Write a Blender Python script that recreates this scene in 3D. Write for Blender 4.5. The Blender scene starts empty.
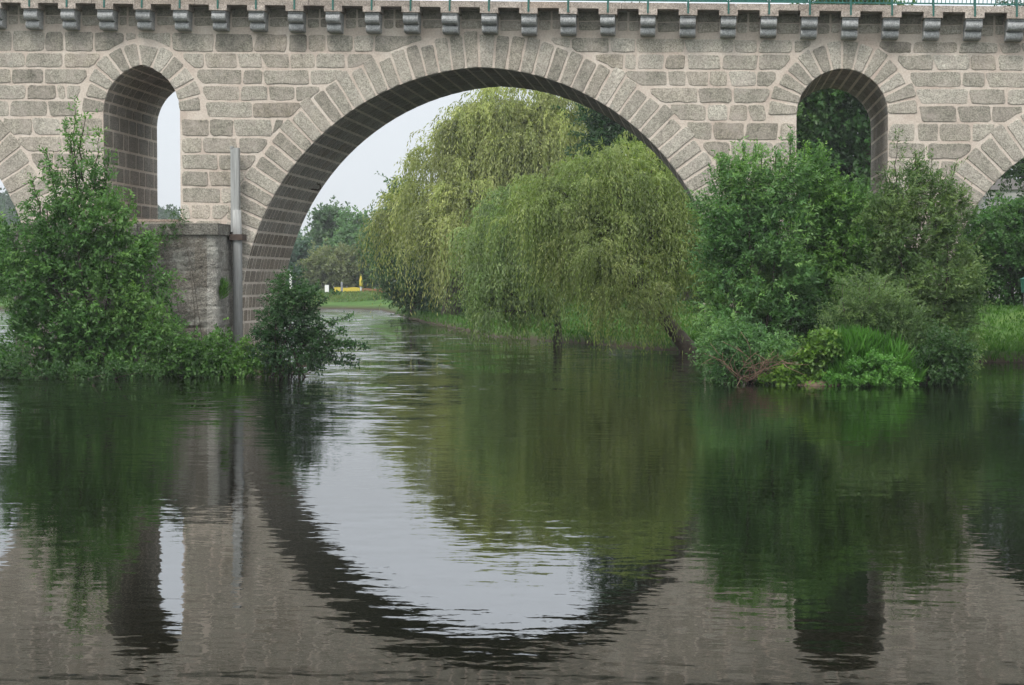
import bpy, math, random
import numpy as np
from mathutils import Vector
from mathutils.geometry import tessellate_polygon
random.seed(7); RNG = np.random.default_rng(11)
PI = math.pi
scene = bpy.context.scene
COL = scene.collection
# ------------------------------------------------------------------ camera frame
F = 1803.0; YAW = math.radians(6.14); PITCH = math.atan(62.5/F)
CAM = np.array([0.0, -53.7, 2.7])
fwd = np.array([-math.sin(YAW)*math.cos(PITCH), math.cos(YAW)*math.cos(PITCH), -math.sin(PITCH)])
rgt = np.array([math.cos(YAW), math.sin(YAW), 0.0])
upv = np.cross(rgt, fwd)
def ray(px, py): return fwd + rgt*((px-512)/F) + upv*((342.5-py)/F)
def onY(px, py, Y=0.0):
    d = ray(px, py); t = (Y-CAM[1])/d[1]; return CAM+d*t
def onZ(px, py, z=0.0):
    d = ray(px, py); t = (z-CAM[2])/d[2]; return CAM+d*t
def atD(px, py, D): return CAM+ray(px, py)*D
def mpp(D): return D/F
# ------------------------------------------------------------------ mesh helpers
class MB:
    def __init__(s): s.v = []; s.f = []; s.c = []; s.m = []
    def face(s, pts, col=(0.5, 0.5, 0.5), mi=0):
        b = len(s.v); s.v += [tuple(p) for p in pts]; s.f.append(tuple(range(b, b+len(pts)))); s.c.append(col); s.m.append(mi)
    def faces(s, verts, faces, col=(0.5, 0.5, 0.5), mi=0):
        b = len(s.v); s.v += [tuple(p) for p in verts]
        for f in faces: s.f.append(tuple(b+i for i in f)); s.c.append(col); s.m.append(mi)
    def box(s, x0, x1, y0, y1, z0, z1, col=(0.5, 0.5, 0.5), mi=0, bev=0.0, zs=None):
        # chamfered box; zs(x) adds a height offset
        o = []
        for z in (z0, z1):
            for y in (y0, y1):
                for x in (x0, x1): o.append([x, y, z+(zs(x) if zs else 0)])
        s.faces(o, [(0, 2, 3, 1), (4, 5, 7, 6), (0, 1, 5, 4), (2, 6, 7, 3), (0, 4, 6, 2), (1, 3, 7, 5)], col, mi)
    def tube(s, pts, rad, n=7, col=(0.5, 0.5, 0.5), mi=0):
        pts = np.asarray(pts, float); k = len(pts)
        if np.isscalar(rad): rad = [rad]*k
        V = []
        for i in range(k):
            t = pts[min(i+1, k-1)]-pts[max(i-1, 0)]; t /= (np.linalg.norm(t)+1e-9)
            a = np.array([1.0, 0, 0]) if abs(t[0]) < 0.8 else np.array([0, 1.0, 0])
            u = np.cross(t, a); u /= np.linalg.norm(u); w = np.cross(t, u)
            for j in range(n):
                an = 2*PI*j/n; V.append(pts[i]+(u*math.cos(an)+w*math.sin(an))*rad[i])
        Fc = []
        for i in range(k-1):
            for j in range(n): Fc.append((i*n+j, i*n+(j+1) % n, (i+1)*n+(j+1) % n, (i+1)*n+j))
        Fc.append(tuple(range(n))[::-1]); Fc.append(tuple(range((k-1)*n, k*n)))
        s.faces(V, Fc, col, mi)
    def build(s, name, mats, parent=None, smooth=False, origin=None):
        me = bpy.data.meshes.new(name)
        v = np.array(s.v, float)
        if origin is not None: v = v-np.array(origin)
        me.from_pydata(v.tolist(), [], s.f)
        if not isinstance(mats, (list, tuple)): mats = [mats]
        for m in mats: me.materials.append(m)
        me.polygons.foreach_set('material_index', s.m)
        at = me.attributes.new('tint', 'FLOAT_COLOR', 'FACE')
        c = np.ones((len(s.f), 4), np.float32); c[:, :3] = np.array(s.c, np.float32); at.data.foreach_set('color', c.ravel())
        if smooth: me.polygons.foreach_set('use_smooth', [True]*len(s.f))
        me.update()
        o = bpy.data.objects.new(name, me); COL.objects.link(o)
        if origin is not None: o.location = origin
        if parent: o.parent = parent
        return o
def tag(o, label=None, cat=None, group=None, kind=None):
    if label: o['label'] = label
    if cat: o['category'] = cat
    if group: o['group'] = group
    if kind: o['kind'] = kind
    return o
def empty(name, loc, label, cat, group=None):
    o = bpy.data.objects.new(name, None); COL.objects.link(o); o.location = tuple(loc); o.empty_display_size = .3
    return tag(o, label, cat, group)
# ------------------------------------------------------------------ materials
def newmat(name):
    m = bpy.data.materials.new(name); m.use_nodes = True; nt = m.node_tree; nt.nodes.clear()
    return m, nt, nt.nodes, nt.links
def N(nt, t, **k):
    n = nt.nodes.new(t)
    for a, b in k.items():
        if a in n.inputs: n.inputs[a].default_value = b
        else: setattr(n, a, b)
    return n
def noise(nt, co, scale, detail=4, rough=.55):
    n = N(nt, 'ShaderNodeTexNoise'); n.inputs['Scale'].default_value = scale; n.inputs['Detail'].default_value = detail
    n.inputs['Roughness'].default_value = rough; nt.links.new(co, n.inputs['Vector']); return n
def ramp(nt, fac, stops):
    r = nt.nodes.new('ShaderNodeValToRGB'); e = r.color_ramp.elements
    e[0].position, e[0].color = stops[0][0], (*stops[0][1], 1); e[1].position, e[1].color = stops[-1][0], (*stops[-1][1], 1)
    for p, c in stops[1:-1]:
        x = e.new(p); x.color = (*c, 1)
    nt.links.new(fac, r.inputs[0]); return r
def mix(nt, fac, a, b, mode='MIX'):
    m = nt.nodes.new('ShaderNodeMix'); m.data_type = 'RGBA'; m.blend_type = mode
    for sock, val in ((m.inputs[0], fac), (m.inputs[6], a), (m.inputs[7], b)):
        if isinstance(val, (int, float)): sock.default_value = val
        elif isinstance(val, tuple): sock.default_value = (*val, 1)
        else: nt.links.new(val, sock)
    return m.outputs[2]
def finish(nt, color, rough=.9, bump=None, bstr=.5, bdist=.02, spec=.3, metal=0):
    p = nt.nodes.new('ShaderNodeBsdfPrincipled'); o = nt.nodes.new('ShaderNodeOutputMaterial')
    p.inputs['Roughness'].default_value = rough; p.inputs['Specular IOR Level'].default_value = spec; p.inputs['Metallic'].default_value = metal
    if isinstance(color, tuple): p.inputs['Base Color'].default_value = (*color, 1)
    else: nt.links.new(color, p.inputs['Base Color'])
    if bump is not None:
        b = nt.nodes.new('ShaderNodeBump'); b.inputs['Strength'].default_value = bstr; b.inputs['Distance'].default_value = bdist
        nt.links.new(bump, b.inputs['Height']); nt.links.new(b.outputs[0], p.inputs['Normal'])
    nt.links.new(p.outputs[0], o.inputs[0]); return p
def g2(v): return (v, v, v)
def granite_mat(name, dark, mid, pale, warm, speck=1.0, stain=.5, wash=0.0, lich=.60, rugged=.03):
    m, nt, ns, ln = newmat(name)
    co = N(nt, 'ShaderNodeNewGeometry').outputs['Position']
    at = N(nt, 'ShaderNodeAttribute'); at.attribute_name = 'tint'
    sep = nt.nodes.new('ShaderNodeSeparateColor'); ln.new(at.outputs['Color'], sep.inputs[0])
    base = ramp(nt, sep.outputs[0], [(0.0, dark), (.5, mid), (1.0, pale)]).outputs[0]
    base = mix(nt, sep.outputs[1], base, mix(nt, .6, base, warm))
    big = noise(nt, co, 1.1, 6, .6)
    base = mix(nt, stain, base, ramp(nt, big.outputs[0], [(.3, g2(.3)), (.52, g2(.5)), (.72, g2(.66))]).outputs[0], 'OVERLAY')
    med = noise(nt, co, 7.0, 5, .65)
    base = mix(nt, .55, base, ramp(nt, med.outputs[0], [(.3, g2(.3)), (.55, g2(.52)), (.75, g2(.7))]).outputs[0], 'OVERLAY')
    sp = noise(nt, co, 26, 3, .8)
    base = mix(nt, .8*speck, base, ramp(nt, sp.outputs[0], [(.36, g2(.2)), (.5, g2(.5)), (.64, g2(.78))]).outputs[0], 'OVERLAY')
    # lichen blotches
    li = noise(nt, co, 2.6, 8, .7)
    lf = ramp(nt, li.outputs[0], [(lich, g2(0)), (lich+.12, g2(.55))]).outputs[0]
    base = mix(nt, lf, base, (0.36, .36, .32))
    if wash:
        wn = noise(nt, co, 1.7, 9, .72)
        wf = ramp(nt, wn.outputs[0], [(.44, g2(0)), (.56, g2(wash*.5)), (.66, g2(wash))]).outputs[0]
        base = mix(nt, wf, base, (.45, .39, .345))
    if wash:
        mp = N(nt, 'ShaderNodeMapping'); mp.inputs['Scale'].default_value = (1.3, 1, .16); ln.new(co, mp.inputs[0]); st = noise(nt, mp.outputs[0], 1.6, 6, .65)
        base = mix(nt, .45, base, ramp(nt, st.outputs[0], [(.3, g2(.34)), (.45, g2(.5)), (.7, g2(.54))]).outputs[0], 'OVERLAY')
    h = mix(nt, .4, med.outputs[0], sp.outputs[0])
    finish(nt, base, .92, mix(nt, .5, h, big.outputs[0]) if rugged > .05 else h, .8, rugged, .2); return m
M = {}
M['stone'] = granite_mat('granite', (.20, .188, .152), (.325, .303, .25), (.46, .43, .365), (.37, .30, .225), wash=.62)
M['voussoir'] = granite_mat('granite_voussoir', (.22, .205, .168), (.335, .312, .26), (.45, .42, .36), (.37, .31, .235), wash=.4)
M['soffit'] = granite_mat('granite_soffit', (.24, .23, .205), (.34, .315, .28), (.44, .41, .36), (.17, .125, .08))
M['corbel'] = granite_mat('granite_corbel', (.31, .315, .31), (.41, .415, .41), (.50, .50, .49), (.18, .17, .15), .8)
M['cornice'] = granite_mat('granite_cornice', (.25, .215, .185), (.34, .295, .255), (.43, .38, .335), (.32, .23, .17))
M['rubble'] = granite_mat('weathered_granite', (.115, .112, .095), (.175, .168, .145), (.30, .29, .26), (.16, .12, .085), 1.2, 1.0, .12, .50, .16)
def mortar_mat(name, c1, c2, c3):
    m, nt, ns, ln = newmat(name); co = N(nt, 'ShaderNodeNewGeometry').outputs['Position']
    a = noise(nt, co, .9, 6, .65); b = noise(nt, co, 18, 4, .7)
    base = ramp(nt, a.outputs[0], [(.3, c1), (.5, c2), (.7, c3)]).outputs[0]
    base = mix(nt, .5, base, ramp(nt, b.outputs[0], [(.35, g2(.35)), (.6, g2(.6))]).outputs[0], 'OVERLAY')
    finish(nt, base, .95, b.outputs[0], .5, .015, .15); return m
M['mortar'] = mortar_mat('lime_mortar', (.43, .345, .29), (.55, .475, .405), (.62, .555, .485))
M['soffit_mortar'] = mortar_mat('old_mortar', (.48, .42, .36), (.60, .53, .46), (.68, .61, .54))
def simple(name, col, rough=.6, var=.25, scale=6, spec=.3, metal=0):
    m, nt, ns, ln = newmat(name); co = N(nt, 'ShaderNodeNewGeometry').outputs['Position']
    a = noise(nt, co, scale, 5, .6)
    lo = tuple(c*(1-var) for c in col); hi = tuple(min(1, c*(1+var)) for c in col)
    finish(nt, ramp(nt, a.outputs[0], [(.3, lo), (.7, hi)]).outputs[0], rough, a.outputs[0], .3, .01, spec, metal); return m
M['green_metal'] = simple('green_painted_metal', (.028, .12, .10), .5)
M['bark'] = simple('bark', (.055, .045, .034), .9, .4, 9)
M['twig'] = simple('dry_twig', (.20, .13, .09), .9, .35, 9)
M['yellow'] = simple('yellow_canvas', (.55, .43, .06), .7, .1)
M['orange'] = simple('orange_netting', (.22, .12, .06), .8, .3)
M['white'] = simple('white_paint', (.75, .75, .72), .6, .08)
M['grey_metal'] = simple('grey_metal', (.22, .23, .24), .5, .2)
M['plaster'] = simple('grey_plaster', (.42, .41, .40), .9, .12, 2)
M['dark_glass'] = simple('dark_glass', (.03, .03, .035), .2, .1)
M['roof'] = simple('slate_roof', (.09, .085, .08), .9, .2)
M['timber'] = simple('pale_timber', (.40, .37, .30), .9, .2)
M['iron'] = simple('rusty_iron', (.075, .055, .045), .8, .3)
M['bin'] = simple('green_plastic', (.02, .10, .07), .5, .1)
M['soil'] = simple('bare_soil', (.14, .10, .07), 1, .35, 3)
def pole_mat():
    m, nt, ns, ln = newmat('weathered_pole'); tc = N(nt, 'ShaderNodeNewGeometry').outputs['Position']
    mp = N(nt, 'ShaderNodeMapping'); mp.inputs['Scale'].default_value = (14, 14, .8); ln.new(tc, mp.inputs[0])
    a = noise(nt, mp.outputs[0], 1.5, 6, .7)
    finish(nt, ramp(nt, a.outputs[0], [(.3, (.22, .22, .21)), (.55, (.33, .335, .325)), (.75, (.42, .42, .40))]).outputs[0], .8, a.outputs[0], .5, .02); return m
M['pole'] = pole_mat()
def leaf_mat():
    m, nt, ns, ln = newmat('leaf')
    at = N(nt, 'ShaderNodeAttribute'); at.attribute_name = 'tint'
    d = nt.nodes.new('ShaderNodeBsdfDiffuse'); t = nt.nodes.new('ShaderNodeBsdfTranslucent'); g = nt.nodes.new('ShaderNodeBsdfGlossy')
    ln.new(at.outputs['Color'], d.inputs[0])
    tc = mix(nt, 1.0, at.outputs['Color'], (1.25, 1.35, .6), 'MULTIPLY'); ln.new(tc, t.inputs[0])
    g.inputs['Roughness'].default_value = .45; g.inputs['Color'].default_value = (1, 1, 1, 1)
    a = nt.nodes.new('ShaderNodeMixShader'); a.inputs[0].default_value = .4; ln.new(d.outputs[0], a.inputs[1]); ln.new(t.outputs[0], a.inputs[2])
    b = nt.nodes.new('ShaderNodeMixShader'); b.inputs[0].default_value = .018; ln.new(a.outputs[0], b.inputs[1]); ln.new(g.outputs[0], b.inputs[2])
    o = nt.nodes.new('ShaderNodeOutputMaterial'); ln.new(b.outputs[0], o.inputs[0]); return m
M['leaf'] = leaf_mat()
def ground_mat():
    m, nt, ns, ln = newmat('grass_ground'); co = N(nt, 'ShaderNodeNewGeometry').outputs['Position']
    a = noise(nt, co, .35, 6, .6); b = noise(nt, co, 5, 5, .7)
    base = ramp(nt, a.outputs[0], [(.3, (.03, .07, .016)), (.5, (.05, .105, .022)), (.7, (.085, .135, .035))]).outputs[0]
    base = mix(nt, .6, base, ramp(nt, b.outputs[0], [(.3, g2(.3)), (.7, g2(.7))]).outputs[0], 'OVERLAY')
    sz = nt.nodes.new('ShaderNodeSeparateXYZ'); ln.new(co, sz.inputs[0])
    wet = nt.nodes.new('ShaderNodeMapRange'); wet.inputs[1].default_value = .05; wet.inputs[2].default_value = .4; ln.new(sz.outputs[2], wet.inputs[0])
    base = mix(nt, wet.outputs[0], (.045, .038, .025), base)
    finish(nt, base, 1, b.outputs[0], .6, .08, .1); return m
M['ground'] = ground_mat()
def water_mat():
    m, nt, ns, ln = newmat('river_water'); co = N(nt, 'ShaderNodeNewGeometry').outputs['Position']
    mp = N(nt, 'ShaderNodeMapping'); mp.inputs['Scale'].default_value = (.75, 1.25, 1); mp.inputs['Rotation'].default_value = (0, 0, YAW); ln.new(co, mp.inputs[0])
    n1 = noise(nt, mp.outputs[0], 2.1, 1.8, .5); n2 = noise(nt, mp.outputs[0], 6.5, 3, .6); n0 = noise(nt, mp.outputs[0], .45, 2, .5)
    mp2 = N(nt, 'ShaderNodeMapping'); mp2.inputs['Scale'].default_value = (.5, 2.2, 1); mp2.inputs['Rotation'].default_value = (0, 0, YAW); ln.new(co, mp2.inputs[0])
    mask = noise(nt, mp2.outputs[0], .16, 4, .6)
    mk = ramp(nt, mask.outputs[0], [(.42, g2(.0)), (.62, g2(1))]).outputs[0]
    # current is rougher further out where it runs out from under the arch
    sep = nt.nodes.new('ShaderNodeSeparateXYZ'); ln.new(co, sep.inputs[0])
    far = nt.nodes.new('ShaderNodeMapRange'); far.inputs[1].default_value = -34; far.inputs[2].default_value = -12; far.inputs[3].default_value = .06; ln.new(sep.outputs[1], far.inputs[0])
    far2 = nt.nodes.new('ShaderNodeMapRange'); far2.inputs[1].default_value = -18; far2.inputs[2].default_value = 75; ln.new(sep.outputs[1], far2.inputs[0])
    def mth(op, a, b):
        x = nt.nodes.new('ShaderNodeMath'); x.operation = op
        for i, v in enumerate((a, b)):
            if isinstance(v, (int, float)): x.inputs[i].default_value = v
            else: ln.new(v, x.inputs[i])
        return x.outputs[0]
    amp = mth('MULTIPLY', far.outputs[0], mth('ADD', .30, mk))
    amp2 = mth('MULTIPLY', far2.outputs[0], mth('ADD', .6, mk))
    h = mth('ADD', mth('MULTIPLY', n1.outputs[0], .0034), mth('MULTIPLY', n0.outputs[0], .006))
    h = mth('ADD', h, mth('MULTIPLY', mth('MULTIPLY', n2.outputs[0], amp), .0016))
    h = mth('ADD', h, mth('MULTIPLY', mth('MULTIPLY', n2.outputs[0], amp2), .003))
    h = mth('ADD', h, mth('MULTIPLY', n2.outputs[0], .0003))
    p = nt.nodes.new('ShaderNodeBsdfPrincipled'); o = nt.nodes.new('ShaderNodeOutputMaterial')
    p.inputs['Base Color'].default_value = (.003, .0035, .002, 1); ro = nt.nodes.new('ShaderNodeMapRange'); ro.inputs[1].default_value = -12; ro.inputs[2].default_value = 60; ro.inputs[3].default_value = 0; ro.inputs[4].default_value = .03; ln.new(sep.outputs[1], ro.inputs[0]); ln.new(mth('MULTIPLY', ro.outputs[0], mth('ADD', .55, mk)), p.inputs['Roughness']); p.inputs['Specular IOR Level'].default_value = .42; p.inputs['IOR'].default_value = 1.33
    b = nt.nodes.new('ShaderNodeBump'); b.inputs['Strength'].default_value = 1; b.inputs['Distance'].default_value = 1.0
    ln.new(h, b.inputs['Height'])
    # ripple slopes of the running current, added straight to the surface normal
    def vm(op, a_, b_=None):
        x = nt.nodes.new('ShaderNodeVectorMath'); x.operation = op
        for i, v in enumerate((a_, b_)):
            if v is None: continue
            if isinstance(v, tuple): x.inputs[i].default_value = v
            else: ln.new(v, x.inputs[i])
        return x.outputs[0]
    def slopes(sc_x, sc_y, detail, rough):
        q = N(nt, 'ShaderNodeMapping'); q.inputs['Scale'].default_value = (sc_x, sc_y, 1); q.inputs['Rotation'].default_value = (0, 0, YAW); ln.new(co, q.inputs[0])
        return vm('SUBTRACT', noise(nt, q.outputs[0], 1.0, detail, rough).outputs['Color'], (.5, .5, .5))
    def scl(v, f):
        x = nt.nodes.new('ShaderNodeVectorMath'); x.operation = 'SCALE'; ln.new(v, x.inputs[0])
        if isinstance(f, (int, float)): x.inputs['Scale'].default_value = f
        else: ln.new(f, x.inputs['Scale'])
        return x.outputs[0]
    def rng(y0, y1, a0, a1):
        x = nt.nodes.new('ShaderNodeMapRange'); x.inputs[1].default_value = y0; x.inputs[2].default_value = y1; x.inputs[3].default_value = a0; x.inputs[4].default_value = a1; ln.new(sep.outputs[1], x.inputs[0]); return x.outputs[0]
    cur = nt.nodes.new('ShaderNodeMapRange'); cur.inputs[1].default_value = -4.0; cur.inputs[2].default_value = -8.5; cur.inputs[3].default_value = .6; cur.inputs[4].default_value = 2.2
    ln.new(mth('ADD', sep.outputs[0], mth('MULTIPLY', sep.outputs[1], .12)), cur.inputs[0]); cur = cur.outputs[0]
    fine = scl(slopes(7, 11, 3, .6), rng(-46, -4, .013, .09))
    mid = scl(slopes(1.1, 3.2, 4, .62), mth('MULTIPLY', mth('MULTIPLY', rng(-30, 20, .0, .62), mth('ADD', .3, mk)), cur))
    farw = scl(slopes(.45, .9, 4, .7), mth('MULTIPLY', rng(-4, 50, .0, .9), cur))
    sm = vm('MULTIPLY', vm('ADD', vm('ADD', fine, mid), farw), (.6, 1, 0))
    ln.new(vm('NORMALIZE', vm('ADD', b.outputs[0], sm)), p.inputs['Normal']); ln.new(p.outputs[0], o.inputs[0]); return m
M['water'] = water_mat()

def unit(v): return v/(np.linalg.norm(v, axis=-1, keepdims=True)+1e-9)
def rdir(n): return unit(RNG.normal(size=(n, 3)))
def vnoise(p, s, seed=0):
    r = np.random.default_rng(seed); out = 0
    for k in range(4):
        w = r.normal(size=3)*s*(1.6**k); out = out+np.sin(p@w+r.uniform(0, 6.28))/(1.25**k)
    return out/2.2
# ------------------------------------------------------------------ bridge geometry
WID = 5.45
def X0(px): return onY(px, 280)[0]
zsl = [onY(0, 2.3, -.62), onY(1024, 12.7, -.62)]
def zslab(x):
    a, b = zsl; return a[2]+(b[2]-a[2])*(x-a[0])/(b[0]-a[0])
SL = (zsl[1][2]-zsl[0][2])/(zsl[1][0]-zsl[0][0])
XL, XR = -37.0, 33.0
class Arch: pass
def mk_arch(pl, pr, yap, yspr, L, zbot, small, e=None):
    a = Arch(); xl, xr = X0(pl), X0(pr); a.cx = (xl+xr)/2; a.W = (xr-xl)/2
    pc = (pl+pr)/2; zs = onY(pc, yspr)[2]; za = onY(pc, yap)[2]; rise = za-zs
    s = rise*rise/a.W; a.R = (a.W+s)/2; a.e = a.R-a.W
    a.zs = zs; a.L = L; a.zb = zbot; a.small = small; return a
arches = [mk_arch(-312, 31, 97, 282, 1.12, -2.2, False), mk_arch(240.5, 726, 67, 323, 1.0, -2.2, False), mk_arch(949, 1290, 125, 297, 1.1, -2.2, False)]
smalls = [mk_arch(104.5, 181, 64.5, 112, .76, onY(142, 221)[2], True), mk_arch(795.5, 887, 68.5, 115, .84, onY(842, 246)[2], True)]
def prof(a, n, th0=0.0):
    """left springing -> crown -> right springing; returns (x, z, nx, nz) with outward normal"""
    tm = math.acos(a.e/a.R) if a.e > 0 else PI/2
    out = []
    for i in range(n+1):
        t = tm*i/n; out.append((a.cx+a.e-a.R*math.cos(t), a.zs+a.R*math.sin(t), -math.cos(t), math.sin(t)))
    for i in range(n-1, -1, -1):
        t = tm*i/n; out.append((a.cx-a.e+a.R*math.cos(t), a.zs+a.R*math.sin(t), math.cos(t), math.sin(t)))
    return out
def extr(a, x):
    d = abs(x-a.cx)+a.e; r = a.R+a.L+.05
    return a.zs+math.sqrt(r*r-d*d) if d < r else -99
bridge = empty('stone_bridge', (X0(483), 0, 0), 'old grey granite arch bridge with pale mortar joints crossing the river', 'bridge')
# body prism (mortar) --------------------------------------------------------
outer = [(XL, -2.2), (XL, zslab(XL)), (XR, zslab(XR)), (XR, -2.2)]
for a in sorted(arches, key=lambda q: -q.cx):
    pts = prof(a, 28)[::-1]
    outer += [(a.cx+a.W, -2.2)]+[(p[0], p[1]) for p in pts]+[(a.cx-a.W, -2.2)]
holes = []
for a in smalls:
    holes.append([(a.cx-a.W, a.zb)]+[(p[0], p[1]) for p in prof(a, 18)]+[(a.cx+a.W, a.zb)])
loops = [outer]+holes
mb = MB(); allp = [p for l in loops for p in l]
tris = tessellate_polygon([[Vector((p[0], p[1], 0)) for p in l] for l in loops])
mb.faces([(p[0], 0, p[1]) for p in allp], [tuple(t) for t in tris])
mb.faces([(p[0], WID, p[1]) for p in allp], [tuple(t) for t in tris])
for li, l in enumerate(loops):
    for i in range(len(l)):
        p, q = l[i], l[(i+1) % len(l)]
        horizontal = abs(p[1]-q[1]) < 1e-6 and p[1] < -2
        mb.face([(p[0], 0, p[1]), (q[0], 0, q[1]), (q[0], WID, q[1]), (p[0], WID, p[1])], mi=0 if (li == 0 and i < 3) or horizontal else 1)
mb.build('wall_core', [M['mortar'], M['soffit_mortar']], bridge)
# stones ---------------------------------------------------------------------
def chamfer(poly, c):
    out = []; n = len(poly)
    for i in range(n):
        p0, p1, p2 = (np.array(poly[i-1]), np.array(poly[i]), np.array(poly[(i+1) % n]))
        a = p0-p1; b = p2-p1; la, lb = np.linalg.norm(a), np.linalg.norm(b)
        if la < 1e-5 or lb < 1e-5: continue
        cs = np.dot(a, b)/(la*lb)
        if cs > -.75:
            ca = min(c*random.uniform(.5, 1.4), la*.35); cb = min(c*random.uniform(.5, 1.4), lb*.35)
            out.append(p1+a/la*ca); out.append(p1+(a/la*ca+b/lb*cb)*.28); out.append(p1+b/lb*cb)
        else: out.append(p1)
    return out
def stone(mb, poly, nrm, proud, bev, col, mi=0, wob=.0):
    poly = [np.array(p, float) for p in poly]; nrm = np.array(nrm, float)
    if wob:
        q = []
        for i in range(len(poly)):
            p1, p2 = poly[i], poly[(i+1) % len(poly)]; q.append(p1); l = np.linalg.norm(p2-p1)
            if l > .3:
                for t in ((.5,) if l < .6 else (.3, .65)): q.append(p1+(p2-p1)*(t+random.uniform(-.08, .08)))
        poly = q
    if wob:
        poly = [p+(np.array([random.uniform(-wob, wob) for _ in range(3)]))*(1-np.abs(nrm)) for p in poly]
    c = sum(poly)/len(poly); n = len(poly)
    base = [p-nrm*.01 for p in poly]
    mid = [p+nrm*proud*.6 for p in poly]
    top = []
    for p in poly:
        d = c-p; l = np.linalg.norm(d); top.append(p+d/max(l, 1e-6)*min(bev, l*.3)+nrm*proud)
    fs = [(i, (i+1) % n, n+(i+1) % n, n+i) for i in range(n)]+[(n+i, n+(i+1) % n, 2*n+(i+1) % n, 2*n+i) for i in range(n)]+[tuple(range(2*n, 3*n))]
    mb.faces(base+mid+top, fs, col, mi)
def rc(): return (min(1, max(0, random.gauss(.5, .24))), max(0, random.gauss(.03, .25)), random.random())
# courses: joints given as picture heights at the middle of the bridge
jy = [33, 53, 69.5, 86, 102.5, 120, 139, 156, 173, 190, 207, 223.5]
y = 223.5
while y < 392: y += random.uniform(16, 20); jy.append(y)
xm = X0(512); CS = SL*.6
def jz(k, x): return onY(512, jy[k])[2]+CS*(x-xm)
JZ = [onY(512, q)[2] for q in jy]
wall = MB(); G = .034
for k in range(len(jy)-1):
    zt0, zb0 = JZ[k], JZ[k+1]
    xs = np.arange(XL+.3, XR-.3, .06); bot = np.zeros_like(xs); top = np.zeros_like(xs); ok = np.ones(len(xs), bool)
    for i, x in enumerate(xs):
        zt = zt0+CS*(x-xm)-G; zb = zb0+CS*(x-xm)+G
        if k == 0: zt = zslab(x)-.79
        for a in arches:
            if abs(x-a.cx) < a.W+a.L+.05:
                if abs(x-a.cx) < a.W or (zt+zb)/2 < a.zs-.0: 
                    E = extr(a, x) if (zt+zb)/2 > a.zs else 99
                    if abs(x-a.cx) < a.W: E = max(E, extr(a, x))
                    zb = max(zb, E)
                else: zb = max(zb, extr(a, x))
        for a in smalls:
            dx = abs(x-a.cx); zm = (zt+zb)/2
            if dx < a.W+a.L+.05:
                if zm > a.zs-.1: zb = max(zb, extr(a, x))
                elif dx < a.W+.01 and zt > a.zb+.1: zb = 99
        top[i] = zt; bot[i] = zb; ok[i] = zt-zb > .13
    i = 0
    while i < len(xs):
        if not ok[i]: i += 1; continue
        j = i
        while j+1 < len(xs) and ok[j+1]: j += 1
        x0, x1 = xs[i], xs[j]; ln_ = x1-x0
        if ln_ > .16:
            cuts = [x0]; 
            while True:
                w = random.choice([random.uniform(.55, .85), random.uniform(.8, 1.25), random.uniform(1.0, 1.5)])
                if random.random() < .06: w = random.uniform(.25, .4)
                if cuts[-1]+w > x1-.3: break
                cuts.append(cuts[-1]+w)
            cuts.append(x1)
            for q in range(len(cuts)-1):
                a0 = cuts[q]+(G if q else .0); a1 = cuts[q+1]-(G if q < len(cuts)-2 else .0)
                if a1-a0 < .12: continue
                flat = True
                cx = np.linspace(a0, a1, max(2, int((a1-a0)/.14)+1))
                tz = np.interp(cx, xs, top); bz = np.interp(cx, xs, bot)
                lin = np.interp(cx, [a0, a1], [bz[0], bz[-1]])
                lean = random.gauss(0, .035)
                if np.max(np.abs(lin-bz)) < .03: poly = [(a0-lean, 0, bz[0]), (a1-lean*.5, 0, bz[-1]), (a1+random.gauss(0, .018), 0, tz[-1]), (a0+lean, 0, tz[0])]
                else:
                    if np.min(tz-bz) < 0: continue
                    poly = [(x, 0, z) for x, z in zip(cx, bz)]+[(a1, 0, tz[-1]), (a0, 0, tz[0])]
                poly = chamfer(poly, .085)
                stone(wall, poly, (0, -1, 0), random.uniform(.008, .024), .022, rc(), 0, .016)
                if random.random() < .0: pass
        i = j+1
# corbel row: small stones between the corbels
CX0, CX1 = onY(31, 15, -.5)[0], onY(1016, 15, -.5)[0]; CSP = (CX1-CX0)/25
cents = [CX0+CSP*i for i in range(-16, 42) if XL+.6 < CX0+CSP*i < XR-.6]
for c in cents:
    xa, xb = c+.27, c+CSP-.27
    if random.random() < .35:
        m_ = random.uniform(xa+.25, xb-.25); segs = [(xa, m_-.03), (m_+.03, xb)]
    else: segs = [(xa, xb)]
    for (p, q) in segs:
        zt = zslab(c)-.02; zb_ = zslab(c)-random.uniform(.55, .6)
        stone(wall, chamfer([(p, 0, zb_+SL*.4), (q, 0, zb_), (q, 0, zt-.3), (p, 0, zt-.3)], .05), (0, -1, 0), .02, .02, rc(), 0, .006)
        stone(wall, [(p, 0, zt-.27), (q, 0, zt-.27), (q, 0, zt-.01), (p, 0, zt-.01)], (0, -1, 0), .015, .02, (.1, .1, .5), 0, .0)  # upper stones painted dark for the shade under the overhanging slab
wall.build('wall', [M['stone']], bridge)
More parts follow.
